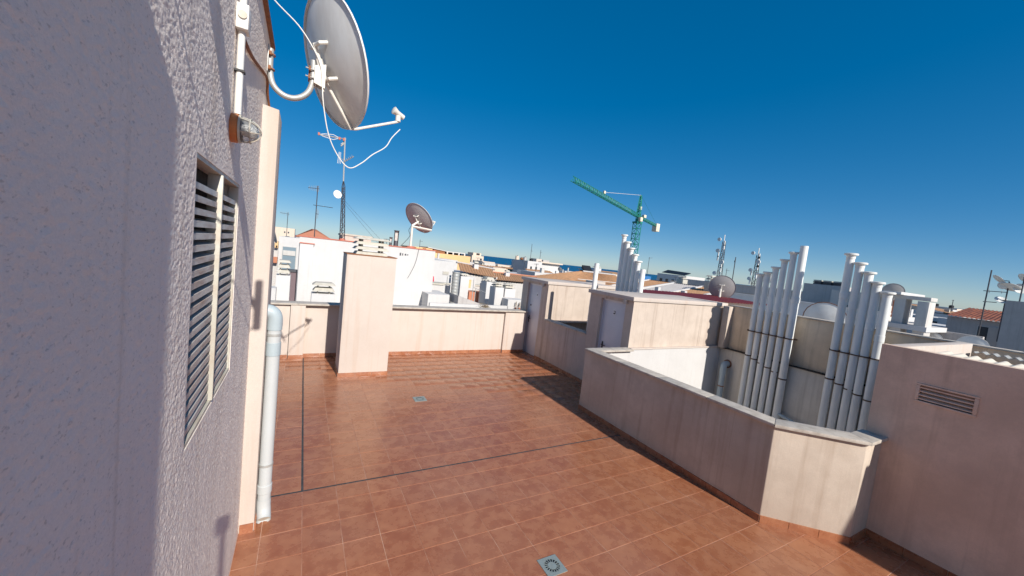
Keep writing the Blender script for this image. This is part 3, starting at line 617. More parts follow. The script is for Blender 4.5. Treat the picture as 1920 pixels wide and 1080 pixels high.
for (a, b, c, d) in ((vy0, vy1, vz1 - .022, vz1), (vy0, vy1, vz0, vz0 + .022), (vy0, vy0 + .03, vz0 + .0225, vz1 - .0225), (vy1 - .03, vy1, vz0 + .0225, vz1 - .0225)):
    MB().box(RX - .012, RX + .03, a + .0005, b - .0005, c + .0005, d - .0005).build('frame', 'rightwall', gv, bevel=.003)
for i in range(4):
    z = vz0 + .033 + i * .041
    MB().hexa([(RX + .0, vy0 + .031, z), (RX + .0, vy1 - .031, z), (RX + .05, vy1 - .031, z + .022), (RX + .05, vy0 + .031, z + .022), (RX + .0, vy0 + .031, z + .012), (RX + .0, vy1 - .031, z + .012), (RX + .05, vy1 - .031, z + .034), (RX + .05, vy0 + .031, z + .034)]).build('slat', 'rightwall', gv)
skirting(rb, (RX, 1.54), (RX, -1.38), nrm=(-1, 0))
def corrugated(name, mat, parent, x0, x1, y0, y1, zf, amp, per, along='x', steps=8):
    mb = MB(); L_ = (y1 - y0) if along == 'x' else (x1 - x0); n = int(L_ / per * steps); vs = []; fs = []
    for i in range(n + 1):
        t_ = L_ * i / n; dz = amp * math.sin(2 * math.pi * t_ / per)
        for e_ in (0, 1):
            X_ = (x0, x1)[e_] if along == 'x' else x0 + t_; Y_ = y0 + t_ if along == 'x' else (y0, y1)[e_]
            vs.append((X_, Y_, zf(X_, Y_) + dz))
    for i in range(n): fs.append((2 * i, 2 * i + 1, 2 * i + 3, 2 * i + 2))
    k = len(vs); vs2 = [(a, b, c - .006) for a, b, c in vs]
    mb.add(vs + vs2, fs + [tuple(q + k for q in f[::-1]) for f in fs] + [(0, k, k + 1, 1), (2 * n, 2 * n + 1, k + 2 * n + 1, k + 2 * n)] + [(2 * i, 2 * i + 2, k + 2 * i + 2, k + 2 * i) for i in range(n)] + [(2 * i + 1, k + 2 * i + 1, k + 2 * i + 3, 2 * i + 3) for i in range(n)])
    return mb.build(name, mat, parent)
corrugated('roof_sheet', 'sheet', rb, 6.07, 7.5, -1.3, 1.50, lambda x, y: 2.135 + (x - 6.07) * .02, .016, .115)
corrugated('roof_sheet', 'galv', rb, 8.72, 8.96, -1.2, 1.50, lambda x, y: 2.14, .016, .10)
tag(MB().box(5.931, 9.0, -6.0, -1.402, -.1, 2.75).build('shade_block', 'rightwall'), 'unseen taller rendered block behind the viewpoint, added to shade the light well parapet end', 'building')  # unseen added block, height set so it shades the parapet's return face

# ------------------------------------------------------------------ floor drains
def drain(x, y, s, label):
    d = thing('floor_drain', (x, y, 0), label, 'drain', None)
    mb = MB(); n = 32; r = s * .38
    ring_ = [(x + r * math.cos(2 * math.pi * k / n + math.pi / 4), y + r * math.sin(2 * math.pi * k / n + math.pi / 4)) for k in range(n)]
    sq = []
    for k in range(n):
        a = 2 * math.pi * k / n + math.pi / 4; c, s_ = math.cos(a), math.sin(a); q = max(abs(c), abs(s_)); sq.append((x + s / 2 * c / q, y + s / 2 * s_ / q))
    vs = [(a, b, .005) for a, b in ring_] + [(a, b, .005) for a, b in sq] + [(a, b, .0005) for a, b in sq]
    mb.add(vs, [(k, (k + 1) % n, n + (k + 1) % n, n + k) for k in range(n)] + [(n + k, n + (k + 1) % n, 2 * n + (k + 1) % n, 2 * n + k) for k in range(n)]); mb.build('frame', 'drain', d)
    MB().ring([(x, y, .0006), (x, y, .0016)], r * 1.01, 32).build('sump', 'black', d)
    gm = MB(); m_ = 16
    for k in range(m_):
        a0 = 2 * math.pi * (k + .20) / m_; a1 = 2 * math.pi * (k + .52) / m_; q0, q1 = r * .50, r * .93
        P = [(x + q * math.cos(a), y + q * math.sin(a)) for q, a in ((q0, a0), (q1, a0 - .0), (q1, a1), (q0, a1))]
        gm.prism(P, .002, .0048)
    gm.build('grate_bars', 'drain', d)
    MB().ring([(x, y, .002), (x, y, .0052)], r * .52, 28).build('grate_centre', 'drain', d)
    mb = MB(); vs = []
    for q in (r * .91, r * .995):
        for k in range(n): vs.append((x + q * math.cos(2 * math.pi * k / n), y + q * math.sin(2 * math.pi * k / n), .0054))
    mb.add(vs, [(k, (k + 1) % n, n + (k + 1) % n, n + k) for k in range(n)]); mb.build('grate_rim', 'drain', d)
drain(2.16, 2.54, .205, 'square metal floor drain with round slotted grate, bottom of the picture')
drain(2.035, 6.64, .22, 'square floor drain in the middle of the far tiles')

# ==================================================================  THE TOWN
def house(name, label, x0, x1, y0, y1, z1, mat='white', z0=-14.0, cat='building', group=None, coping_m=None, wins=(), parapet=0.0, glass='glass'):
    h = thing(name, ((x0 + x1) / 2, (y0 + y1) / 2, z0), label, cat, group)
    MB().box(x0, x1, y0, y1, z0, z1).build('wall', mat, h)
    if coping_m: MB().box(x0 - .04, x1 + .04, y0 - .04, y1 + .04, z1 + .001, z1 + .07).build('roof_edge', coping_m, h)
    for (face, a, b, c, d) in wins:
        if face == 'y':
            wn = MB().box(a, b, y0 - .03, y0 - .002, c, d).build('window', 'white2', h); e_ = min(.06, (b - a) * .1)
            MB().box(a + e_, b - e_, y0 - .05, y0 - .031, c + e_, d - e_).build('pane', glass, wn)
        else:
            wn = MB().box(x0 - .03, x0 - .002, a, b, c, d).build('window', 'white2', h); e_ = min(.06, (b - a) * .1)
            MB().box(x0 - .05, x0 - .031, a + e_, b - e_, c + e_, d - e_).build('pane', glass, wn)
    return h
def chimney(label, x0, x1, y0, y1, z0, z1, capz, mat='white', tiers=2, group=None, capmat='concrete'):
    c = thing('chimney', ((x0 + x1) / 2, (y0 + y1) / 2, z0), label, 'chimney', group)
    MB().box(x0, x1, y0, y1, z0, z1).build('shaft', mat, c, bevel=.01)
    mx = (x1 - x0) * .16; my = (y1 - y0) * .16
    tier_cap(c, x0 + mx, x1 - mx, y0 + my, y1 - my, z1, capz, tiers, capmat, flare=(x1 - x0) * .12)
    return c
def antenna(label, x, y, z0, z1, booms, mat='darkmetal', r=.02, group=None):
    a = thing('tv_antenna', (x, y, z0), label, 'antenna', group)
    MB().ring([(x, y, z0), (x, y, z1)], r, 8).build('mast', mat, a)
    for (z, dx, dy_, dz, half, ne, vert) in booms:
        d = Vector((dx, dy_, dz)); s = Vector((x, y, z)) - d * .2
        bm_ = MB().bar(tuple(s), tuple(s + d * 1.2), r * .9).build('boom', mat, a)
        dn = d.normalized(); e_ = Vector((0, 0, 1)) if vert else dn.cross(Vector((0, 0, 1))).normalized()
        for k in range(ne):
            p = s + d * 1.2 * (k + .5) / ne; hh = half * (1 - .45 * k / ne)
            MB().bar(tuple(p - e_ * hh), tuple(p + e_ * hh), r * .55).build('element', 'galv', bm_)
    return a
def tiled_slope(parent, p00, p10, p11, p01, per=.28, amp=.07, mat='rooftile', name='tile_slope'):
    a, b, c, d = (Vector(p) for p in (p00, p10, p11, p01)); n = max(4, int((b - a).length / per)); st = 6
    nrm = (b - a).cross(d - a).normalized(); nrm = nrm if nrm.z > 0 else -nrm; m_ = max(2, int((d - a).length / .45)); vs = []; fs = []
    for j in range(m_ + 1):
        for jj in ((0, 1) if 0 < j < m_ else (0,)):
            v = j / m_
            for i in range(n * st + 1):
                u = i / (n * st); p = (a * (1 - u) + b * u) * (1 - v) + (d * (1 - u) + c * u) * v
                vs.append(p + nrm * (abs(math.sin(math.pi * i / st)) * amp + (.03 if jj == 0 else .0)))
    w_ = n * st + 1; rws = len(vs) // w_
    for j in range(rws - 1):
        for i in range(w_ - 1): q = j * w_ + i; fs.append((q, q + 1, q + w_ + 1, q + w_))
    return MB().add(vs, fs).build(name, mat, parent)
def bars_lattice(mb, corners0, corners1, n, w):
    c0 = [Vector(c) for c in corners0]; c1 = [Vector(c) for c in corners1]; k = len(c0)
    for a, b in zip(c0, c1): mb.bar(a, b, w)
    for i in range(n):
        for q in range(k):
            a = c0[q].lerp(c1[q], i / n); b = c0[(q + 1) % k].lerp(c1[(q + 1) % k], (i + 1) / n); a2 = c0[(q + 1) % k].lerp(c1[(q + 1) % k], i / n)
            if i % 2: a, b = c0[(q + 1) % k].lerp(c1[(q + 1) % k], i / n), c0[q].lerp(c1[q], (i + 1) / n)
            mb.bar(a, b, w * .6); mb.bar(c0[q].lerp(c1[q], i / n), a2, w * .6)

# --- behind the far parapet, left
house('neighbour_roof', 'white flat roof deck just behind the far parapet', -5.0, 9.5, 10.0, 19.5, .30, 'white2', cat='building')
b1 = house('white_roof_hut', 'big blank white rooftop hut behind the chimney shaft, red painted top', -.12, 4.36, 14.0, 17.8, 2.71, 'white', .3, cat='building')
MB().box(-.12, 4.38, 13.98, 17.82, 2.711, 2.745).build('roof_edge', 'redpaint', b1)
MB().box(-.10, .29, 13.86, 13.999, .3, 2.50).build('buttress', 'white', b1, bevel=.01); MB().box(-.11, .32, 13.84, 13.998, 2.501, 2.53).build('buttress_cap', 'redpaint', b1)
mb = MB()
for i in range(4): mb.box(3.05 + .09 * i, 3.05 + .09 * i + random.uniform(.03, .06), 13.99, 13.998, 2.42 + .01 * i, 2.52 - .01 * i)
mb.build('vent_slots', 'darkmetal', b1)
MB().ring(bez([(3.72, 13.985, 2.70), (3.64, 13.985, 2.2), (3.47, 13.985, 1.75), (3.40, 13.98, 1.62)], 5), .008, 6).build('hanging_cable', 'darkmetal', b1)
house('roof_side_wall', 'narrow dark mauve wall left of the big white hut', -.36, -.125, 14.3, 14.5, 1.53, 'mauve', .3, cat='wall', coping_m='darkmetal')  # panel in a dark mauve base colour
chimney('white chimney with tiered cap beside the downpipe, far left', -.62, -.27, 12.4, 12.9, .3, 1.57, 2.02, 'white', 3)
house('roof_box', 'small white block at the far left behind the parapet', -.80, -.58, 12.0, 12.5, 1.25, 'white', .3, cat='block')
chimney('small squat white chimney standing before the big white hut', .28, .90, 12.0, 12.5, .3, 1.15, 1.49, 'white', 2)
house('apartment_house', 'white house with a tall grey window, far left beyond the roofs', -1.93, .6, 40, 46, 2.45, 'white', cat='building', wins=[('y', -1.66, -.50, -.83, 1.63)], glass='glassg')
tag(MB().box(-1.56, -.60, 39.90, 39.945, .81, 1.25).build('window_awning', 'white2'), 'pale awning box across the tall grey window', 'awning')
house('apartment_house', 'narrow white house with an orange balcony at the far left edge', -3.4, -1.95, 40, 45, 1.92, 'white2', wins=[('y', -2.9, -2.45, .9, 1.6)])
bal = thing('balcony_box', (-2.07, 39.9, 1.42), 'orange balcony box on the narrow white house', 'balcony'); MB().box(-2.21, -1.955, 39.6, 39.998, 1.42, 1.98).build('box', 'yellow', bal); MB().box(-2.12, -2.0, 39.57, 39.599, 1.45, 1.62).build('opening', 'dark', bal)
tag(MB().box(-2.34, -1.955, 39.5, 39.997, .07, .59).build('red_awning', 'terracotta'), 'red awning under the orange balcony box', 'awning')
sh = thing('slatted_screen', (-.95, 18, .5), 'grey slatted screen leaning at the far left behind the white chimney', 'screen')
for i in range(7): MB().hexa([(-1.05, 18, .70 + .08 * i - .14), (-.85, 18, .74 + .08 * i), (-.85, 18.02, .74 + .08 * i), (-1.05, 18.02, .70 + .08 * i - .14), (-1.05, 18, .75 + .08 * i - .14), (-.85, 18, .79 + .08 * i), (-.85, 18.02, .79 + .08 * i), (-1.05, 18.02, .75 + .08 * i - .14)]).build('slat', 'slat', sh)
house('distant_block', 'pinkish distant apartment block at the far left with small dark windows', -8.6, -2.85, 150, 160, 4.65, 'beige', wins=[('y', -6.0 + 1.1 * i, -5.5 + 1.1 * i, 2.9, 3.5) for i in range(2)] + [('y', -5.6, -4.2, 1.5, 2.0)])
hr = thing('hip_roof_house', (1.4, 78, -14), 'distant house with a red hipped roof left of the lattice mast', 'building')
MB().box(-1.2, 4.0, 75, 81, -14, 2.45).build('wall', 'white', hr)
pk = (1.5, 78, 4.12)
for nm, a, b in (('y', (-1.5, 74.8, 2.45), (4.3, 74.8, 2.62)), ('x', (-1.5, 81.2, 2.45), (-1.5, 74.8, 2.45)), ('e', (4.3, 74.8, 2.62), (4.3, 81.2, 2.62))):
    MB().add([a, b, (pk[0] + .35, pk[1], pk[2]), (pk[0] - .35, pk[1], pk[2])], [(0, 1, 2, 3)]).build('roof_slope', 'terracotta', hr, flat=True)
antenna('tall thin tv antenna rising beside the red hipped roof', .46, 22, .3, 5.32, [(5.18, -.42, 0, -.02, .16, 6, True), (4.34, .75, 0, .0, .22, 3, False), (3.92, .12, .1, 0, .30, 3, True)], r=.022)
antenna('small tv antenna on the pinkish block, far left', -2.07, 60, 2.0, 5.6, [(5.4, -.9, 0, .05, .3, 5, True)], r=.035)
house('roof_hatch', 'cream flat roofed hatch behind the big white hut', 1.40, 2.6, 17.82, 19.2, 2.96, 'cream', .3, cat='hut', coping_m='concrete')
lm = thing('lattice_mast', (1.25, 16, 2.74), 'tall dark lattice antenna mast on the big white hut', 'mast')
mb = MB(); a = .085
bars_lattice(mb, [(1.28 - a, 16 - a * .6, 2.74), (1.28 + a, 16 - a * .6, 2.74), (1.28, 16 + a, 2.74)], [(1.19 - .05, 16 - .03, 4.75), (1.19 + .05, 16 - .03, 4.75), (1.19, 16.05, 4.75)], 11, .022); mb.build('lattice', 'darkmetal', lm)
mb = MB()
for q in ((-.05, -.03), (.05, -.03), (0, .05)): mb.bar((1.19 + q[0], 16 + q[1], 4.75), (1.175, 16, 5.0), .02)
mb.build('taper', 'darkmetal', lm)
MB().ring([(1.175, 16, 4.95), (1.12, 16, 6.55)], .026, 8).build('pole', 'galv', lm)
MB().ring([(1.28, 16, 2.73), (1.28, 16, 2.80)], .11, 10).build('foot', 'redpaint', lm)
bm_ = MB().bar((1.16, 16, 6.50), (.25, 15.9, 6.43), .03).build('boom', 'galv', lm)
for s in (-1, 1): MB().ring([(.95, 15.97, 6.48), (.72, 15.95 + .0, 6.46 + .09 * s), (.42, 15.93, 6.45 + .05 * s), (.26, 15.9, 6.43)], .010, 6).build('loop', 'pvcw', bm_)
for z_, s in ((6.42, 1), (6.36, 1)): MB().bar((1.13, 16, z_), (1.0, 15.95, z_ - .16), .035).build('reflector', 'galv', bm_)
for x_ in (.25, .93, 1.08): MB().box(x_ - .03, x_ + .03, 15.88, 15.96, 6.41, 6.50).build('end_cap', 'redpaint', bm_)
bm_ = MB().bar((1.14, 16, 5.66), (1.45, 15.8, 5.90), .028).build('boom', 'galv', lm)
for k in range(5): MB().bar((1.17 + .055 * k, 15.97 - .035 * k - .10, 5.68 + .045 * k), (1.17 + .055 * k, 15.97 - .035 * k + .10, 5.72 + .045 * k + .06), .014).build('element', 'galv', bm_)
for k in range(3): MB().bar((.92 + .05 * k, 15.9, 5.55), (.95 + .03 * k, 15.95, 5.98), .010).build('element', 'pvcw', bm_)
MB().bar((.97, 15.95, 5.78), (1.14, 16, 5.72), .014).build('stay', 'galv', lm)
dish('small_dish', (1.0, 15.85, 4.42), .30, 'small round white dish on the lattice mast', mat='dishwhite', nrm=(.35, -.9, .2), detail=0, arm=False)
for i, (sx_, ex) in enumerate(((1.2, 2.95), (1.2, 2.70))): tag(MB().ring([(sx_, 16, 4.3 - .1 * i), (ex, 16.5, 2.76)], .004, 4).build('guy_wire', 'darkmetal'), ('outer' if i == 0 else 'inner') + ' thin guy wire running down right from the lattice mast', 'wire', 'mast guy wires')
for (x0, x1, z1, lb) in ((3.02, 3.20, 3.32, 'tall dark chimney pot on the big white hut'), (2.86, 2.97, 3.04, 'short dark chimney pot on the big white hut')):
    cp = thing('chimney_pot', ((x0 + x1) / 2, 15.1, 2.745), lb, 'chimney'); r_ = (x1 - x0) / 2; xc = (x0 + x1) / 2
    MB().ring([(xc, 15.1, 2.745), (xc, 15.1, 2.745 + (z1 - 2.745) * .35)], [r_, r_ * .7], 10).build('base', 'darkmetal', cp)
    for s in (-1, 1): MB().ring([(xc + r_ * .75 * s, 15.1, 2.80), (xc + r_ * .8 * s, 15.1, z1)], r_ * .2, 6).build('upright', 'darkmetal', cp)
    MB().box(xc - r_, xc + r_, 15.1 - r_, 15.1 + r_, z1, z1 + .02).build('lid', 'darkmetal', cp)
    MB().box(xc - r_ * .7, xc + r_ * .7, 15.12, 15.13, 2.9, z1).build('mesh', 'slat', cp)
d2_, n2, r2, u2, bk2 = dish('satellite_dish', (3.90, 15.0, 3.93), 1.26, 'dark grey satellite dish on a post upon the big white hut', mat='dishmid', nrm=(.70, .40, .60), base=(3.63, 14.95, 2.745))
MB().ring([(3.63, 14.9, 2.745), (3.63, 14.9, 3.62)], .045, 10).build('post', 'bracket', d2_)
MB().ring([(3.63, 14.9, 3.60), tuple(bk2 - u2 * .1)], .04, 8).build('tilt_head', 'bracket', d2_)
MB().bar((3.63, 14.88, 3.56), (4.35, 14.7, 3.50), .06).build('side_arm', 'bracket', d2_)
MB().ring([(3.63, 14.9, 2.74), (3.63, 14.9, 2.80)], .16, 12).build('foot', 'redpaint', d2_)
MB().ring(bez([(3.6, 14.85, 3.6), (3.5, 14.85, 3.4), (3.56, 14.85, 3.2), (3.40, 14.85, 2.95), (3.25, 14.9, 2.76)], 5), .009, 6).build('cable', 'black', d2_)
dish('satellite_dish', (-1.20, 20.0, 2.75), .95, 'dark dish half hidden behind the pilaster at far left', mat='dishdark', nrm=(.93, .2, .3), detail=0, arm=False, base=(-1.2, 20.0, 1.0))

# --- behind the far parapet, centre
house('white_parapet', 'white low terrace wall behind the far parapet, below the spiral duct', 3.87, 6.9, 12.5, 12.62, .95, 'white', .3, cat='wall')
house('roof_step', 'white raised roof block left of the spiral duct', 4.0, 4.80, 13.2, 14.6, 1.17, 'white', .3, cat='block')
wd = thing('skylight_wedge', (5.6, 12.9, .9), 'sloping grey skylight wedge right of the spiral duct', 'skylight')
MB().add([(4.95, 12.7, .9), (6.05, 12.7, .9), (4.95, 12.7, 1.22), (4.95, 13.6, .9), (6.05, 13.6, .9), (4.95, 13.6, 1.22)], [(0, 1, 2), (3, 5, 4), (0, 3, 4, 1), (1, 4, 5, 2), (0, 2, 5, 3)]).build('frame', 'grey', wd)
du = thing('spiral_duct', (5.72, 15.2, .3), 'ribbed grey metal ventilation duct behind the parapet', 'duct')
pts = []; rs = []
for i in range(49):
    pts.append((5.72, 15.2, .3 + 1.6 * i / 48)); rs.append(.15 + (.008 if i % 4 in (0, 1) else 0))
MB().ring(pts, rs, 20).build('duct', 'galv', du); MB().ring([(5.72, 15.2, 1.90), (5.72, 15.2, 1.94)], .165, 20).build('rim', 'galv', du)
chimney('plain white chimney right of the spiral duct', 6.27, 6.68, 16.0, 16.5, .3, 1.72, 1.86, 'white', 1)
house('white_house', 'white rooftop wall with a small louvred vent behind the spiral duct', 9.3, 11.06, 30, 36, 1.95, 'white', wins=[('y', 10.1, 10.65, .82, 1.13)], glass='concrete')
house('ochre_house', 'long ochre yellow house on the skyline with balconies', 16.9, 29.0, 70, 80, 2.25, 'yellow', wins=[('y', 22.4 + 1.15 * i, 23.2 + 1.15 * i, 1.45, 2.1) for i in range(0)], coping_m=None)
oc_ = thing('roof_pavilion', (23, 72, 2.25), 'white and timber rooftop pavilion upon the ochre house', 'pavilion')
MB().box(17.0, 21.5, 71, 77, 2.25, 3.0).build('wall', 'yellow', oc_); MB().box(17.2, 18.4, 70.95, 71, 2.3, 2.9).build('window', 'rust', oc_); MB().box(19.6, 20.3, 70.95, 71, 2.3, 2.9).build('window', 'rust', oc_)
MB().box(21.8, 24.0, 71, 76, 2.25, 2.85).build('timber_bay', 'rust', oc_); MB().add([(20.5, 70.8, 3.1), (24.2, 70.8, 2.75), (24.2, 77, 2.75), (20.5, 77, 3.1), (20.5, 70.8, 3.22), (24.2, 70.8, 2.84), (24.2, 77, 2.84), (20.5, 77, 3.22)], [(3, 2, 1, 0), (4, 5, 6, 7), (0, 1, 5, 4), (1, 2, 6, 5), (2, 3, 7, 6), (3, 0, 4, 7)]).build('roof', 'white', oc_)
MB().box(24.3, 28.2, 71, 75, 2.65, 2.8).build('lintel', 'white', oc_)
for i in range(4): MB().box(24.4 + 1.2 * i, 24.65 + 1.2 * i, 71, 71.3, 2.25, 2.65).build('post', 'white', oc_)
MB().box(24.4, 28.1, 73, 73.1, 2.25, 2.64).build('back_wall', 'dark', oc_)
antenna('thin antenna on the ochre house', 19.0, 71, 2.9, 4.4, [(4.1, .5, 0, 0, .2, 3, False)], r=.04)
ra = thing('tiled_roof', (16, 36, -14), 'brown barrel tiled roof behind the spiral duct', 'roof')
MB().box(13.4, 17.2, 34, 42, -14, .75).build('wall', 'white2', ra)
tiled_slope(ra, (13.1, 33.7, .98), (17.0, 33.7, .60), (18.4, 38, 1.32), (14.4, 38, 1.66)); MB().bar((14.2, 38, 1.74), (18.8, 38, 1.35), .16).build('ridge', 'grey', ra)
rb2 = thing('tiled_roof', (19.5, 36, -14), 'brown barrel tiled roof left of the farther stair hut', 'roof')
MB().box(17.4, 23.0, 34, 42, -14, .30).build('wall', 'white2', rb2)
tiled_slope(rb2, (16.9, 33.7, .42), (23.0, 33.7, .36), (24.2, 38, .86), (18.8, 38, .95)); MB().bar((18.6, 38, 1.02), (24.4, 38, .93), .14).build('ridge', 'terracotta', rb2)
chimney('white chimney with wide tiered cap behind the parapet right end', 6.55, 6.92, 13.0, 13.5, .3, 1.59, 1.79, 'white', 2)
chimney('white block chimney next to the farther stair hut', 7.08, 7.56, 13.2, 13.7, 1.12, 1.54, 1.76, 'white', 2)
house('roof_box', 'white plant box beside the farther stair hut', 6.88, 7.60, 12.5, 13.6, 1.205, 'white', .3, cat='block')
house('roof_box', 'terracotta painted low block between the white chimneys', 7.53, 8.9, 18.0, 18.8, .82, 'terracotta', .3, cat='block')
chimney('slim white chimney with a shaded left side and stone pot', 7.10, 7.50, 15.0, 15.6, .3, 1.62, 1.86, 'white', 1)
house('roof_wall', 'white wall panel behind the terracotta block', 6.9, 8.3, 19.0, 19.3, 1.52, 'white', .3, cat='wall')
antenna('small white yagi antenna standing behind the parapet', 5.72, 13.0, .3, 1.50, [(1.50, .42, .0, -.14, .10, 7, False)], mat='galv', r=.014)
tag(MB().hexa([(5.29, 17, 1.05), (5.40, 17, 1.05), (5.40, 17.06, 1.05), (5.29, 17.06, 1.05), (5.28, 17, 1.55), (5.34, 17, 1.55), (5.34, 17.06, 1.55), (5.28, 17.06, 1.55)]).build('red_parasol', 'redcloth', bevel=.02), 'folded red parasol on the roof left of the spiral duct', 'parasol')
def cone_plant(x, y, z, h, lab):
    p = thing('potted_conifer', (x, y, z), lab, 'plant')
    MB().ring([(x, y, z), (x, y, z + .06)], [.03, .04], 8).build('pot', 'terracotta', p)
    mb = MB()
    for k in range(160):
        t_ = random.random() ** .7; zz = z + .06 + t_ * h; rr = (1 - t_) * .07 * random.random() ** .4; a = random.random() * 6.28
        q = Vector((x + rr * math.cos(a), y + rr * math.sin(a), zz)); d = Vector((random.uniform(-1, 1), random.uniform(-1, 1), random.uniform(.2, 1))).normalized() * .022; e_ = d.orthogonal().normalized() * .007
        mb.quad(q - e_, q + e_, q + d + e_ * .2, q + d - e_ * .2)
    mb.build('foliage', 'dry', p, flat=True)
cone_plant(7.20, 12.42, .86, .22, 'left of two small cone shaped plants by the white plant box'); cone_plant(7.36, 12.42, .86, .20, 'right of two small cone shaped plants by the white plant box')
house('roof_shelf', 'white shelf under the two cone shaped plants', 7.1, 7.46, 12.36, 12.49, .86, 'white', .3, cat='block')
dpn = thing('dry_plant', (5.95, 12.42, .8), 'dry straw coloured plant on the white terrace wall', 'plant')
mb = MB()
for k in range(220):
    q = Vector((5.9 + random.gauss(0, .10), 12.40 + random.gauss(0, .05), .86 + abs(random.gauss(0, .07)))); d = Vector((random.uniform(-1, 1), random.uniform(-1, 1), random.uniform(0, 1))).normalized() * .05; e_ = d.orthogonal().normalized() * .008
    mb.quad(q - e_, q + e_, q + d + e_ * .2, q + d - e_ * .2)
mb.build('foliage', 'dry', dpn, flat=True); MB().box(5.72, 6.1, 12.36, 12.45, .78, .88).build('trough', 'white2', dpn)

for (x0, x1, y0, y1, zt, mt, lb) in ((4.75, 5.35, 15.6, 16.2, 1.30, 'white', 'square white roof box left of the ribbed duct'), (8.35, 8.95, 16.2, 16.9, 1.25, 'white', 'white roof box behind the white block chimney'), (8.2, 9.3, 19.1, 19.4, 1.05, 'white2', 'off white low wall behind the roof boxes, right of the ribbed duct'), (5.0, 6.6, 18.3, 18.5, 1.10, 'white', 'white low wall behind the folded red parasol')):
    house('roof_box', lb, x0, x1, y0, y1, zt, mt, .3, cat='block', coping_m='concrete')
chimney('short white chimney left of the folded red parasol', 4.85, 5.15, 17.2, 17.6, .3, 1.42, 1.66, 'white', 2)
chimney('white chimney behind the terracotta painted block', 8.0, 8.3, 17.3, 17.7, .3, 1.35, 1.62, 'white2', 2)
chimney('distant white chimney on the tiled roof behind the ribbed duct', 15.6, 16.1, 36.4, 36.9, .9, 1.75, 2.1, 'white', 1)
chimney('distant white chimney on the tiled roof left of the farther stair hut', 19.4, 19.9, 36.4, 36.9, .5, 1.15, 1.5, 'white', 1)
cl = thing('clothes_line', (6.9, 17.6, .3), 'clothes line between two thin posts behind the white chimneys', 'clothes line')
for x_ in (6.2, 7.6): MB().ring([(x_, 17.6, .3), (x_, 17.6, 1.55)], .02, 8).build('post', 'galv', cl)
for k in range(3): MB().ring([(6.2, 17.55 + .05 * k, 1.5), (6.9, 17.55 + .05 * k, 1.46), (7.6, 17.55 + .05 * k, 1.5)], .004, 4).build('line', 'pvcw', cl)
for k, (x_, mt) in enumerate(((6.45, 'bluetarp'), (6.85, 'pvcw'), (7.2, 'yellow'))): tag(MB().hexa([(x_, 17.595, 1.05), (x_ + .26, 17.6, 1.05), (x_ + .26, 17.61, 1.05), (x_, 17.605, 1.05), (x_, 17.595, 1.48), (x_ + .27, 17.595, 1.48), (x_ + .27, 17.605, 1.48), (x_, 17.605, 1.48)]).build('towel', mt), ('blue', 'white', 'ochre')[k] + ' towel hanging on the clothes line', 'towel')
# --- skyline centre
house('tower_house', 'beige stepped tower house on the skyline by the sea', 50.2, 54.6, 120, 130, 2.45, 'beige', wins=[('y', 53.2, 54.0, .9, 1.7), ('y', 51.6, 52.6, -1.0, .3)])
MB().box(51.0, 54.0, 121, 126, 2.46, 3.4).build('attic', 'beige', bpy.data.objects['tower_house']); MB().box(52.2, 53.4, 120.9, 121, 2.7, 3.3).build('opening', 'dark', bpy.data.objects['tower_house'])
house('beige_house', 'low beige house right of the stepped tower house', 49.8, 54.2, 110, 118, .95, 'beige', wins=[('y', 51.5 + i, 52.0 + i, -.4, .3) for i in range(2)])
house('beige_house', 'lower beige house with roof pots before the sea', 54.3, 58.5, 108, 116, .45, 'beige', wins=[('y', 55.5, 56.2, -.7, 0)])
house('shaded_house', 'tall white house with a violet shaded side and roof tanks', 42.3, 46.0, 70, 76.3, 2.70, 'white', wins=[('y', 43.0, 43.5, -.2, 1.6), ('y', 44.3, 44.8, -.2, 1.6)])
for i, (x_, y_, h_) in enumerate(((42.7, 72, .7), (42.8, 73.6, .5), (42.6, 75.4, .8), (44.0, 71.5, .5))):
    tk = thing('roof_tank', (x_, y_, 2.7), ('first', 'second', 'third', 'small black')[i] + ' dark tank on the white house with the violet side', 'tank', 'roof tanks')
    MB().ring([(x_, y_, 2.70), (x_, y_, 2.7 + h_), (x_, y_, 2.75 + h_)], [.4, .4, .25], 14).build('tank', ('galv', 'rust', 'beige', 'black')[i], tk); MB().ring([(x_, y_, 2.75 + h_), (x_, y_, 2.85 + h_)], .1, 8).build('lid', 'black', tk)
antenna('tall antenna on the white house with the violet side', 45.3, 74, 2.7, 6.6, [(5.0, .5, .2, 0, .25, 3, False)], r=.05)
w4 = house('white_villa', 'white villa with a projecting eave and blue grey door on the skyline', 47.1, 54.4, 75, 86, 2.55, 'white', wins=[('y', 50.0, 51.25, -1.5, .95)], glass='glassg')
MB().box(47.9, 49.4, 75.5, 78, 2.56, 3.4).build('stair_head', 'cream', w4); MB().box(48.4, 54.7, 74.2, 76, 2.56, 2.85).build('eave', 'beige', w4); MB().box(47.05, 47.9, 74.6, 74.99, -14, 2.7).build('pier', 'white', w4); MB().box(50.8, 52.6, 77, 79, 2.86, 3.3).build('roof_box', 'grey', w4)
antenna('thin antenna on the white villa', 49.8, 77, 2.9, 5.6, [(5.0, .4, .1, 0, .2, 3, False)], r=.05)
house('white_house', 'low white house with cluttered roof right of the white villa', 42.3, 45.6, 58, 64, .70, 'white', wins=[('y', 43.2, 43.9, -1.2, -.3)])
for i in (1, 3):
    tag(MB().ring([(42.7 + .6 * i, 58.5, .70), (42.7 + .6 * i, 58.5, 1.6 + .2 * i)], [.16, .10], 8).build('roof_pipe', 'white2'), ('shorter', 'taller')[i == 3] + ' white vent pipe on the low cluttered white roof', 'pipe', 'vent pipes on the cluttered white roof')
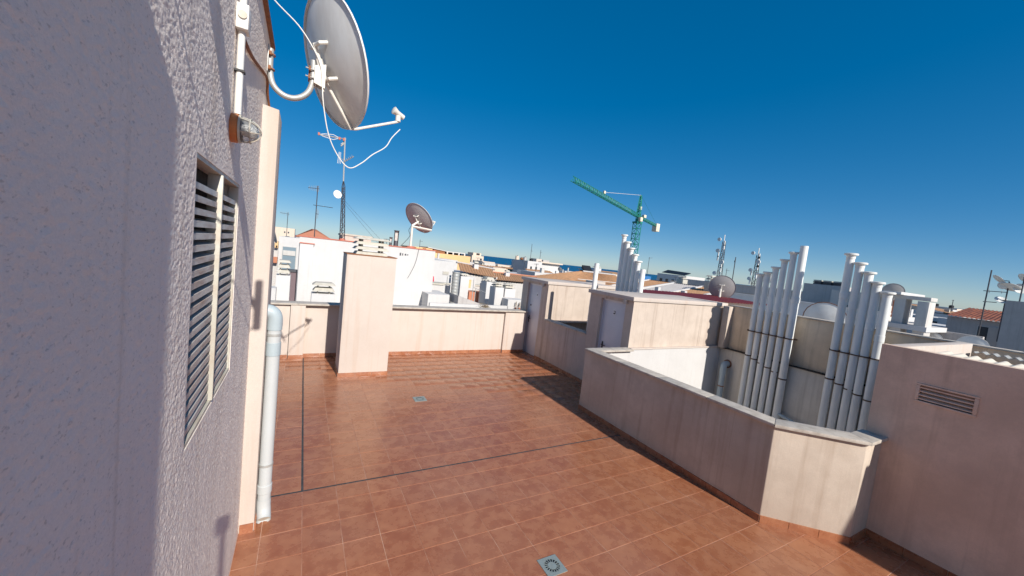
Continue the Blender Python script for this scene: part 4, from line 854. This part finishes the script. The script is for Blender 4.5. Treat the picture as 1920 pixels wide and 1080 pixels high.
dish('satellite_dish', (42.6, 58.5, 1.75), .95, 'dark dish at the left of the low cluttered white roof', mat='dishdark', detail=0, arm=False, base=(42.6, 58.5, .7))
hp = thing('hip_tiled_roof', (31, 39, -14), 'brown hipped barrel tile roof behind the farther stair hut', 'roof')
MB().box(27.2, 40.0, 36.3, 44, -14, .42).build('wall', 'white2', hp)
tiled_slope(hp, (26.6, 36, .46), (40.4, 36, .40), (38.6, 40, 1.98), (33.1, 40, 2.04)); tiled_slope(hp, (26.6, 44.5, .46), (26.6, 36, .46), (33.1, 40, 2.04), (33.0, 40.6, 2.04)); MB().bar((32.9, 40, 2.10), (38.8, 40, 2.04), .22).build('ridge', 'grey', hp)
for z_, x0, x1 in ((.62, 28.0, 38.0), (1.05, 29.5, 38.5)): MB().bar((x0, 35.7 + z_ * .9, z_ + .12), (x1, 35.7 + z_ * .9, z_ + .08), .05).build('wire_rail', 'pvcw', hp)
bp = thing('solar_tank', (34, 40.4, 2.1), 'black solar panel with frame on the hipped tile roof', 'solar panel')
MB().hexa([(33.3, 40.1, 2.12), (34.7, 40.1, 2.1), (34.7, 40.9, 2.5), (33.3, 40.9, 2.5), (33.3, 40.05, 2.2), (34.7, 40.05, 2.18), (34.7, 40.8, 2.95), (33.3, 40.8, 2.95)]).build('panel', 'black', bp)
MB().box(33.3, 39.2, 41, 41.2, 2.0, 2.3).build('rail', 'darkmetal', bp)
chimney('white chimney right of the black solar panel', 37.0, 37.9, 42, 43, 1.2, 2.75, 3.05, 'white', 1)
house('gable_wall', 'white sloping gable wall right of the hipped tile roof', 31.5, 34.2, 30.5, 30.9, 1.15, 'white', cat='wall')
house('roof_box', 'small white box behind the nearer stair hut roof', 10.60, 11.15, 12.0, 12.6, 2.20, 'cream', -3, cat='block')
house('shaded_wall', 'grey shaded wall with rusty edge behind the nearer stair hut', 11.25, 12.6, 11.6, 12.0, 1.98, 'brown', -3, cat='wall', coping_m='redsheet')

# --- right: red sheet roof and monopitch houses
rr = thing('red_sheet_roof', (11, 8, -14), 'dark red corrugated sheet roof behind the nearer stair hut', 'roof')
MB().box(9.35, 13.6, 7.3, 8.8, -14, 2.06).build('wall', 'beige', rr); MB().box(8.7, 14.0, 7.22, 7.29, 2.06, 2.14).build('fascia', 'beige', rr)
corrugated('roof_sheet', 'redsheet', rr, 9.0, 14.0, 7.0, 8.9, lambda x, y: 2.15 + (y - 7.0) * .03, .018, .17, 'y')
mh = thing('monopitch_house', (39, 29, -14), 'row of tiled monopitch roofs with white party walls, right of the vent pipes', 'building')
MB().box(36.0, 44.0, 22.0, 38.0, -14, .55).build('wall', 'white2', mh)
for (ya_, yb_, mt) in ((36.6, 33.0, 'rooftile'), (32.6, 29.0, 'grey'), (28.6, 25.6, 'rooftile'), (25.2, 22.4, 'white2')):
    tiled_slope(mh, (35.6, ya_, .62), (35.6, yb_, .62), (42, yb_, 1.85), (42, ya_, 1.85), mat=mt)
for y_ in (36.8, 32.8, 28.8, 25.4, 22.2):
    MB().hexa([(35.2, y_ - .14, -.5), (42.2, y_ - .14, -.5), (42.2, y_ + .14, -.5), (35.2, y_ + .14, -.5), (35.2, y_ - .14, .80), (42.2, y_ - .14, 2.05), (42.2, y_ + .14, 2.05), (35.2, y_ + .14, .80)]).build('party_wall', 'white', mh)
MB().box(42.0, 42.4, 22, 37, 1.7, 2.0).build('ridge', 'darkmetal', mh)
for i, y_ in enumerate((34.6, 30.4, 26.9, 23.6)):
    MB().box(36.2, 36.6, y_ - .25, y_ + .25, .7, 1.35).build('roof_vent', 'white', mh)
sp = house('panel_house', 'white house with a row of black solar panels on its roof', 90, 98, 66.5, 76.0, 3.3, 'white', wins=[('x', 70 + 2 * i, 71 + 2 * i, .6, 2.0) for i in range(3)])
MB().hexa([(90.2, 67.2, 3.35), (90.2, 74.7, 3.6), (92.6, 74.7, 4.3), (92.6, 67.2, 4.0), (90.2, 67.2, 3.45), (90.2, 74.7, 3.7), (92.6, 74.7, 4.55), (92.6, 67.2, 4.2)]).build('solar_panel', 'black', sp)
tag(MB().box(80, 83, 72, 75, .6, 2.1).build('blue_tarp', 'bluetarp', bevel=.1), 'blue plastic sheet on the roof left of the panel house', 'tarpaulin')
chimney('pale stone chimney in front of the solar panel house', 46, 47, 34.4, 35.4, -.5, 2.5, 2.95, 'concrete', 2); chimney('pale stone chimney right of the monopitch roofs', 40, 41, 26.3, 27.1, 1.5, 2.7, 3.40, 'concrete', 2, capmat='concrete')
house('long_grey_house', 'long grey shaded house behind the monopitch roofs', 56, 62, 33.0, 41.6, 2.62, 'grey', wins=[('x', 36, 37.2, 1.2, 2.0)])
antenna('thin antenna right of the row of solar panels', 70, 62, 2.0, 6.6, [(6.4, .8, -.2, .1, .3, 4, False)], r=.05)
antenna('faint thin antenna on the long grey house', 57, 35.3, 2.6, 4.9, [(4.6, .4, -.2, .0, .3, 3, False)], r=.035)
house('long_dark_house', 'long dark grey roof behind the middle vent pipes', 40, 46, 17.0, 24.0, 2.62, 'grey', 1.86, cat='building', coping_m='concrete')
house('white_house', 'white house with framed windows under the long dark roof', 40.6, 46, 16.6, 24.2, 1.85, 'white', wins=[('x', 18.2 + 1.9 * i, 19.5 + 1.9 * i, 1.0, 1.65) for i in range(3)])
d3, n3, r3, u3, bk3 = dish('satellite_dish', (13.5, 8.44, 2.56), .86, 'round dark grey satellite dish on the red sheet roof', mat='dishdark', nrm=(.86, .45, .22), base=(13.2, 8.3, 2.2))
MB().ring([(13.22, 8.3, 2.2), (13.22, 8.3, 2.50)], .035, 8).build('post', 'bracket', d3)
dish('satellite_dish', (32, 16.5, 3.45), .85, 'grey dish behind the middle vent pipes', detail=0, arm=False, base=(32, 16.5, 2.4), nrm=(.8, .35, .45))
d4, *_ = dish('satellite_dish', (17, 6.55, 1.80), 1.28, 'big pale dish with a rusty rim behind the light well wall', mat='dishwhite', rim='rust', base=(17, 6.5, .6), nrm=(.93, .25, .25), detail=0, arm=False)
house('neighbour_roof', 'flat roof deck right of the light well', 9.3, 34, -2, 7.2, .62, 'grey', cat='building')
house('neighbour_roof', 'white roof deck beyond the red sheet roof', 14.2, 34, 7.3, 21, .66, 'white2', cat='building')
house('white_parapet', 'long white parapet behind the vent pipes', 24, 24.3, 6.9, 14.5, 2.10, 'white', .6, cat='wall', coping_m='white', wins=[('x', 9.0, 10.1, 1.72, 1.95)])
gb_ = house('chimney_block', 'grey rendered chimney block carrying three dark pots', 30, 32, 11.0, 13.05, 3.31, 'grey', .6, cat='chimney')
for i, y_ in enumerate((12.35, 11.80, 11.25)):
    pt = thing('chimney_pot', (30.4, y_, 3.312), ('left', 'middle', 'right')[i] + ' of three square dark pots on the grey chimney block', 'chimney', 'pots on the chimney block')
    for k in range(3): MB().box(30.1 - .02 * (k % 2), 30.8, y_ - .23, y_ + .23, 3.312 + .10 * k, 3.312 + .10 * k + .075).build('tier', 'darkmetal' if k < 2 else 'concrete', pt)
    MB().box(30.15, 30.75, y_ - .19, y_ + .19, 3.312, 3.60).build('core', 'dark', pt)
house('white_house', 'white stepped house front behind the right group of pipes', 27, 30, 8.0, 10.3, 3.02, 'white2', .6, wins=[('x', 9.2, 9.7, 1.6, 2.3)])
pg = thing('roof_pergola', (26, 7, .6), 'white concrete pergola frame with two posts, right of the pipes', 'pergola')
for (a, b, zt) in ((6.90, 7.30, 3.06), (6.08, 6.48, 3.0)): MB().box(26, 26.9, a, b, .6, zt - .12).build('post', 'white2', pg, bevel=.01)
MB().box(25.98, 26.92, 6.05, 8.4, 2.92, 3.10).build('beam', 'white2', pg, bevel=.01); MB().box(25.6, 29, 7.0, 8.2, 3.105, 3.24).build('slab', 'white', pg, bevel=.01); MB().box(27.6, 27.8, 7.3, 7.8, 1.9, 2.8).build('red_panel', 'terracotta', pg); MB().box(25.9, 29, 6.0, 9.6, 1.45, 1.68).build('deck_edge', 'white', pg)
dish('satellite_dish', (30, 8.55, 3.30), .95, 'dark dish peeping above the pergola slab', mat='dishdark', detail=0, arm=False, base=(30, 8.55, 2.2), nrm=(.93, .3, .3))
house('window_house', 'white house with a ribbon of dark windows right of the pergola', 70, 78, 13.5, 22.0, 1.25, 'white', wins=[('x', 14.5 + 2.05 * i, 16.4 + 2.05 * i, .12, .86) for i in range(3)])
house('beige_house', 'distant beige house with one small dark window, right', 110, 118, 22.0, 30.0, 2.62, 'beige', wins=[('x', 23.4, 24.4, .7, 1.5), ('x', 26.5, 27.2, .7, 1.5)])
house('white_house', 'distant white house beside the beige house, right', 112, 118, 18.5, 21.9, 2.35, 'white')
for i, y_ in enumerate((25.8, 24.9, 22.9)):
    tag(MB().ring([(110.6, y_, 2.63), (110.6, y_, 3.1), (110.6, y_, 3.2)], [.35, .35, .2], 10).build('roof_tank', 'black'), ('left', 'middle', 'right')[i] + ' of three black tanks on the distant beige house', 'tank', 'tanks on the distant beige house')
gh = house('grey_house', 'grey house with dark tiled roof and one tall window, far right', 55, 60, 6.8, 11.5, 1.88, 'grey', wins=[('x', 8.40, 9.55, -.30, 1.38)])
tiled_slope(gh, (54.6, 11.6, 1.92), (54.6, 6.8, 1.86), (58, 6.8, 2.80), (58, 10.9, 2.86), mat='darktile')
house('grey_block', 'plain grey rendered block at the far right edge', 45, 50, -3.0, 6.75, 3.72, 'grey')
house('grey_wing', 'grey wing in front of the grey house, far right', 47, 49, 6.752, 7.6, 1.6, 'grey')
antenna('tall antenna mast with cross boom above the grey house', 50, 8.55, .6, 6.2, [(4.45, .1, -1.05, .02, .16, 2, True), (3.55, .05, -.6, .02, .12, 4, False)], r=.045)
rd = [(45.4, 7.32, 5.23, .80, (.35, -.5, .6), 'dishgrey', 'upper dish of the dish cluster at far right'), (45.4, 6.73, 4.72, 1.0, (.5, -.2, .85), 'dishgrey', 'broad tilted dish of the dish cluster at far right'), (45.4, 7.10, 4.80, .55, (.9, -.3, .2), 'dishwhite', 'narrow white dish of the dish cluster at far right'),
      (45.4, 6.27, 4.66, .72, (-.8, -.5, .3), 'dishwhite', 'white dish facing us at the far right edge'), (45.4, 7.02, 3.72, .70, (-.5, -.4, .75), 'dishwhite', 'lowest white dish of the dish cluster at far right'), (45.4, 6.15, 5.40, .85, (.4, -.4, .5), 'dishgrey', 'grey dish cut by the right edge of the picture')]
for (x_, y_, z_, d_, nr, mt, lb) in rd: dish('satellite_dish', (x_, y_, z_), d_, lb, mat=mt, nrm=nr, detail=0, arm=False, group='dish cluster at far right', base=(x_, y_, z_ - d_ / 2))
dm = thing('dish_mast', (45.5, 6.8, .6), 'thin post carrying the left dishes of the far right cluster', 'mast'); MB().ring([(45.5, 6.85, .6), (45.5, 6.85, 5.1)], .04, 8).build('post', 'darkmetal', dm)
for z_, y_ in ((5.15, 7.3), (4.72, 6.8), (3.7, 7.0)): MB().bar((45.5, 6.85, z_), (45.45, y_, z_), .04).build('arm', 'darkmetal', dm)
dm = thing('dish_mast', (45.5, 6.2, 3.7), 'thin post carrying the right dishes of the far right cluster', 'mast'); MB().ring([(45.2, 6.18, 3.0), (45.2, 6.18, 5.5)], .04, 8).build('post', 'darkmetal', dm); MB().bar((45.2, 6.18, 3.02), (45.2, 5.8, 3.0), .05).build('foot', 'darkmetal', dm)
dish('satellite_dish', (26, 4.55, 1.13), .98, 'pale dish top showing before the grey house window', mat='dishwhite', base=(26, 4.5, .62), nrm=(.95, .1, .25), detail=0, arm=False)
dish('satellite_dish', (28, 6.22, 1.05), .78, 'small pale dish with dark rim below the pergola', mat='dishgrey', rim='darkmetal', base=(28, 6.2, .62), nrm=(.95, .1, .25), detail=0, arm=False)
house('low_grey_wall', 'low grey wall behind the small pale dish', 29, 29.3, 4.8, 6.9, 1.5, 'grey', .6, cat='wall')

# --- telecom towers
def tower(x, y, top, label):
    t_ = thing('telecom_tower', (x, y, -14), label, 'tower')
    mb = MB(); a = 1.0; b = .35
    bars_lattice(mb, [(x - a, y - a, -14), (x + a, y - a, -14), (x, y + a, -14)], [(x - b, y - b, top - 2), (x + b, y - b, top - 2), (x, y + b, top - 2)], 16, .16); mb.build('lattice', 'darkmetal', t_)
    MB().ring([(x, y, top - 2.2), (x, y, top)], .12, 8).build('spire', 'pvcw', t_)
    rnd = random.Random(int(top * 10))
    for i in range(11):
        z_ = top - 1.5 - i * (top - 4.5) / 11; s = rnd.choice((-1, 1)); 
        if i % 3 == 0: MB().ring([(x - .8, y + .9 * s, z_), (x - 1.1, y + .9 * s, z_)], rnd.uniform(.45, .62), 14).build('drum_dish', 'dishwhite', t_)
        else: MB().box(x - .9, x - .6, y + .7 * s - .18, y + .7 * s + .18, z_ - .7, z_ + .7).build('panel_antenna', 'dishwhite' if i % 2 else 'pvc', t_)
    return t_
tower(110, 70.3, 16.9, 'left and taller telecom tower with white panels on the skyline'); tower(110, 59.9, 13.2, 'right and shorter telecom tower with drum dishes on the skyline')
antenna('short pole with a white antenna between the telecom towers', 90, 54.0, 1.0, 9.0, [(7.6, .1, .3, .5, .35, 3, True)], r=.10)

# --- tower crane
cr = thing('tower_crane', (108.3, 103.8, -14), 'green tower crane rising above the town under the blue sky', 'crane')
bx, by = 108.3, 103.8; a = 1.05
mb = MB(); bars_lattice(mb, [(bx - a, by - a, -14), (bx + a, by - a, -14), (bx + a, by + a, -14), (bx - a, by + a, -14)], [(bx - a, by - a, 21), (bx + a, by - a, 21), (bx + a, by + a, 21), (bx - a, by + a, 21)], 18, .24); mb.build('mast', 'crane', cr)
MB().box(bx - 1.3, bx + 1.3, by - 1.3, by + 1.3, 21, 21.6).ring([(bx, by, 21.6), (bx, by, 22.8)], .9, 12).build('slew_ring', 'crane', cr)
jd = Vector((58.8 - bx, 79.9 - by, 0)); jl = jd.length; jd.normalize(); js = Vector((-jd.y, jd.x, 0)); O = Vector((bx, by, 23.2))
mb = MB(); tipj = O + jd * jl + Vector((0, 0, .9))
bars_lattice(mb, [O + js * .65, O - js * .65, O + Vector((0, 0, 1.35))], [tipj + js * .6, tipj - js * .6, tipj + Vector((0, 0, 1.2))], 38, .15); mb.build('jib', 'crane', cr)
mb = MB(); e_ = O - jd * 25
bars_lattice(mb, [O + js * .65, O - js * .65, O + Vector((0, 0, .9))], [e_ + js * .65, e_ - js * .65, e_ + Vector((0, 0, .9))], 12, .16); mb.build('counter_jib', 'crane', cr)
cwp = e_ + Vector((0, 0, -.9)); MB().box(cwp.x - 1.0, cwp.x + 1.0, cwp.y - 1.2, cwp.y + 1.2, cwp.z - 1.3, cwp.z + 2.0).build('counterweight', 'cranew', cr, bevel=.1)
mb = MB(); ap = O + Vector((0, 0, 8.2)); bars_lattice(mb, [O + js * .7 + jd * .7, O - js * .7 + jd * .7, O - js * .7 - jd * .7, O + js * .7 - jd * .7], [ap + js * .25 + jd * .25, ap - js * .25 + jd * .25, ap - js * .25 - jd * .25, ap + js * .25 - jd * .25], 7, .24); mb.build('apex', 'crane', cr)
cb = O + js * 1.3 + jd * 1.0; MB().box(cb.x - .6, cb.x + .6, cb.y - .6, cb.y + .6, 21.6, 23.1).build('cab', 'cranew', cr, bevel=.1)
ms = O - jd * .5 + Vector((0, 0, 2.9)); MB().box(ms.x - .55, ms.x + .55, ms.y - .55, ms.y + .55, ms.z, ms.z + 1.2).build('machine_box', 'cranew', cr, bevel=.05)
wn_ = O - jd * 7 + Vector((0, 0, .9)); MB().box(wn_.x - .6, wn_.x + .6, wn_.y - .6, wn_.y + .6, wn_.z, wn_.z + 1.1).build('winch', 'cranew', cr, bevel=.05)
MB().bar(ap, O + jd * jl * .62 + Vector((0, 0, 2.3)), .09).build('tie_bar', 'pvcw', cr); MB().bar(ap, e_ + Vector((0, 0, .9)), .07).build('tie_bar', 'crane', cr)
tp = O + jd * jl * .62 + Vector((0, 0, 1.9)); MB().box(tp.x - .3, tp.x + .3, tp.y - .3, tp.y + .3, tp.z, tp.z + .8).build('tie_lug', 'cranew', cr)

# --- distant houses that fill the town
rnd = random.Random(3)
cols = ['white', 'white', 'white2', 'beige', 'white', 'cream']
town = []
for i in [2, 4, 8, 10, 12, 18, 24, 27, 28, 35, 36, 46, 49, 52, 56, 64, 66, 70, 77, 80, 83, 86, 87, 95, 100, 102, 106, 111, 115, 119, 120, 124, 131, 134, 138, 142, 146, 150, 176, 177, 182, 184, 188, 195, 199, 204, 205, 206, 207, 208, 216, 222]:
    rnd = random.Random(5000 + i)
    az = math.radians(rnd.uniform(-8, 87)); dist = rnd.uniform(60, 270) if i % 2 else rnd.uniform(58, 140)
    x_ = math.sin(az) * dist; y_ = math.cos(az) * dist; dg = math.degrees(az)
    if x_ > 315 or y_ > 315 or (dg < 6 and dist < 160): continue
    lo_ = .021 if 21 < dg < 42 else .008
    top = H - dist * rnd.uniform(lo_, lo_ + .022) - .3
    if top < -9: top = -9 + rnd.random() * 2
    wd_ = rnd.uniform(3.5, 9); dp_ = rnd.uniform(4, 9)
    fx, fy = x_, y_
    ws = [('y', fx + .8 + 1.9 * k, fx + 1.7 + 1.9 * k, top - 2.2, top - .9) for k in range(int((wd_ - 1.5) / 1.9))] + [('x', fy + 1 + 2.2 * k, fy + 1.9 + 2.2 * k, top - 2.2, top - .9) for k in range(int((dp_ - 1.5) / 2.2))]
    h_ = house('town_house', 'pale flat roofed house among the distant town roofs', fx, fx + wd_, fy, fy + dp_, top, rnd.choice(cols), group='distant town houses', wins=ws if rnd.random() < .8 else ())
    colr = {'stucco_beige': 'beige', 'stucco_cream': 'cream', 'stucco_white_old': 'off white'}.get(h_.children[0].data.materials[0].name, 'white')
    feat = 'flat roofed'
    if rnd.random() < .75:
        a_ = rnd.uniform(.2, wd_ * .4); MB().box(fx + a_, fx + a_ + rnd.uniform(1.2, 2.6), fy + .4, fy + 3, top + .001, top + rnd.uniform(.3, .9)).build('stair_head', rnd.choice(cols), h_)
    for q in range(rnd.randint(0, 3)):
        a_ = rnd.uniform(.3, wd_ - .3); b_ = rnd.uniform(.3, 3); r_ = rnd.uniform(.12, .3); MB().box(fx + a_ - r_, fx + a_ + r_, fy + b_ - r_, fy + b_ + r_, top, top + rnd.uniform(.5, 1.1)).build('roof_stack', rnd.choice(('white', 'concrete', 'darkmetal', 'white2')), h_)
    if rnd.random() < .5:
        a_ = rnd.uniform(.5, wd_ - 1); zt = top + rnd.uniform(1.0, 2.6); MB().ring([(fx + a_, fy + 2, top), (fx + a_, fy + 2, zt)], .045, 5).bar((fx + a_ - .5, fy + 2, zt - .1), (fx + a_ + .4, fy + 2, zt - .05), .05).build('aerial', 'darkmetal', h_)
    if rnd.random() < .25:
        tiled_slope(h_, (fx, fy - .2, top), (fx + wd_, fy - .2, top), (fx + wd_, fy + dp_ * .7, top + .9), (fx, fy + dp_ * .7, top + .9), per=.5, amp=.08, name='tile_slope'); feat = 'tile roofed'
    where = next(t_ for lim, t_ in ((10, 'beyond the lattice mast'), (21, 'beyond the ochre house'), (31, 'before the sea, left of the white villa'), (41, 'before the sea, behind the farther hut'), (47, 'below the green crane'), (55, 'behind the red sheet roof'), (62, 'below the telecom towers'), (70, 'behind the middle vent pipes'), (77, 'behind the right vent pipes'), (99, 'right of the pergola')) if dg < lim)
    h_['label'] = ('near ' if dist < 100 else 'distant ') + colr + ' ' + feat + ' house ' + where
    town.append((az, h_))
same = {}
for az, h_ in sorted(town, key=lambda t_: t_[0]): same.setdefault(h_['label'], []).append(h_)
for lb, hs in same.items():
    if len(hs) > 1:
        for k, h_ in enumerate(hs): h_['label'] = ('leftmost' if k == 0 else 'rightmost' if k == len(hs) - 1 else ('', 'second', 'third', 'fourth', 'fifth')[k] + ' from left') + ' ' + lb
# --- roofs that the left wall hides from here
tag(MB().box(-4.0, -0.364, 4.33, 9.595, -.2, -.0005).build('terrace_floor', 'tile'), kind='structure')
rnd = random.Random(91)
for k in range(16):
    az = math.radians(-62 + 3.6 * k + rnd.uniform(-1, 1)); dist = rnd.uniform(22, 34) if k % 2 else rnd.uniform(60, 120)
    fx = math.sin(az) * dist; fy = math.cos(az) * dist; wd_ = rnd.uniform(7, 12) * (1 if k % 2 else 2); top = H - dist * rnd.uniform(.004, .03)
    if fx + wd_ > -3.5 - .03 * fy: fx = -3.5 - .03 * fy - wd_
    house('town_house', 'pale house out of sight behind the tall left wall', fx, fx + wd_, fy, fy + rnd.uniform(6, 10), top, rnd.choice(cols), group='houses behind the left wall', wins=[('y', fx + 1 + 2.2 * q, fx + 2 + 2.2 * q, top - 2.3, top - .9) for q in range(int((wd_ - 2) / 2.2))])
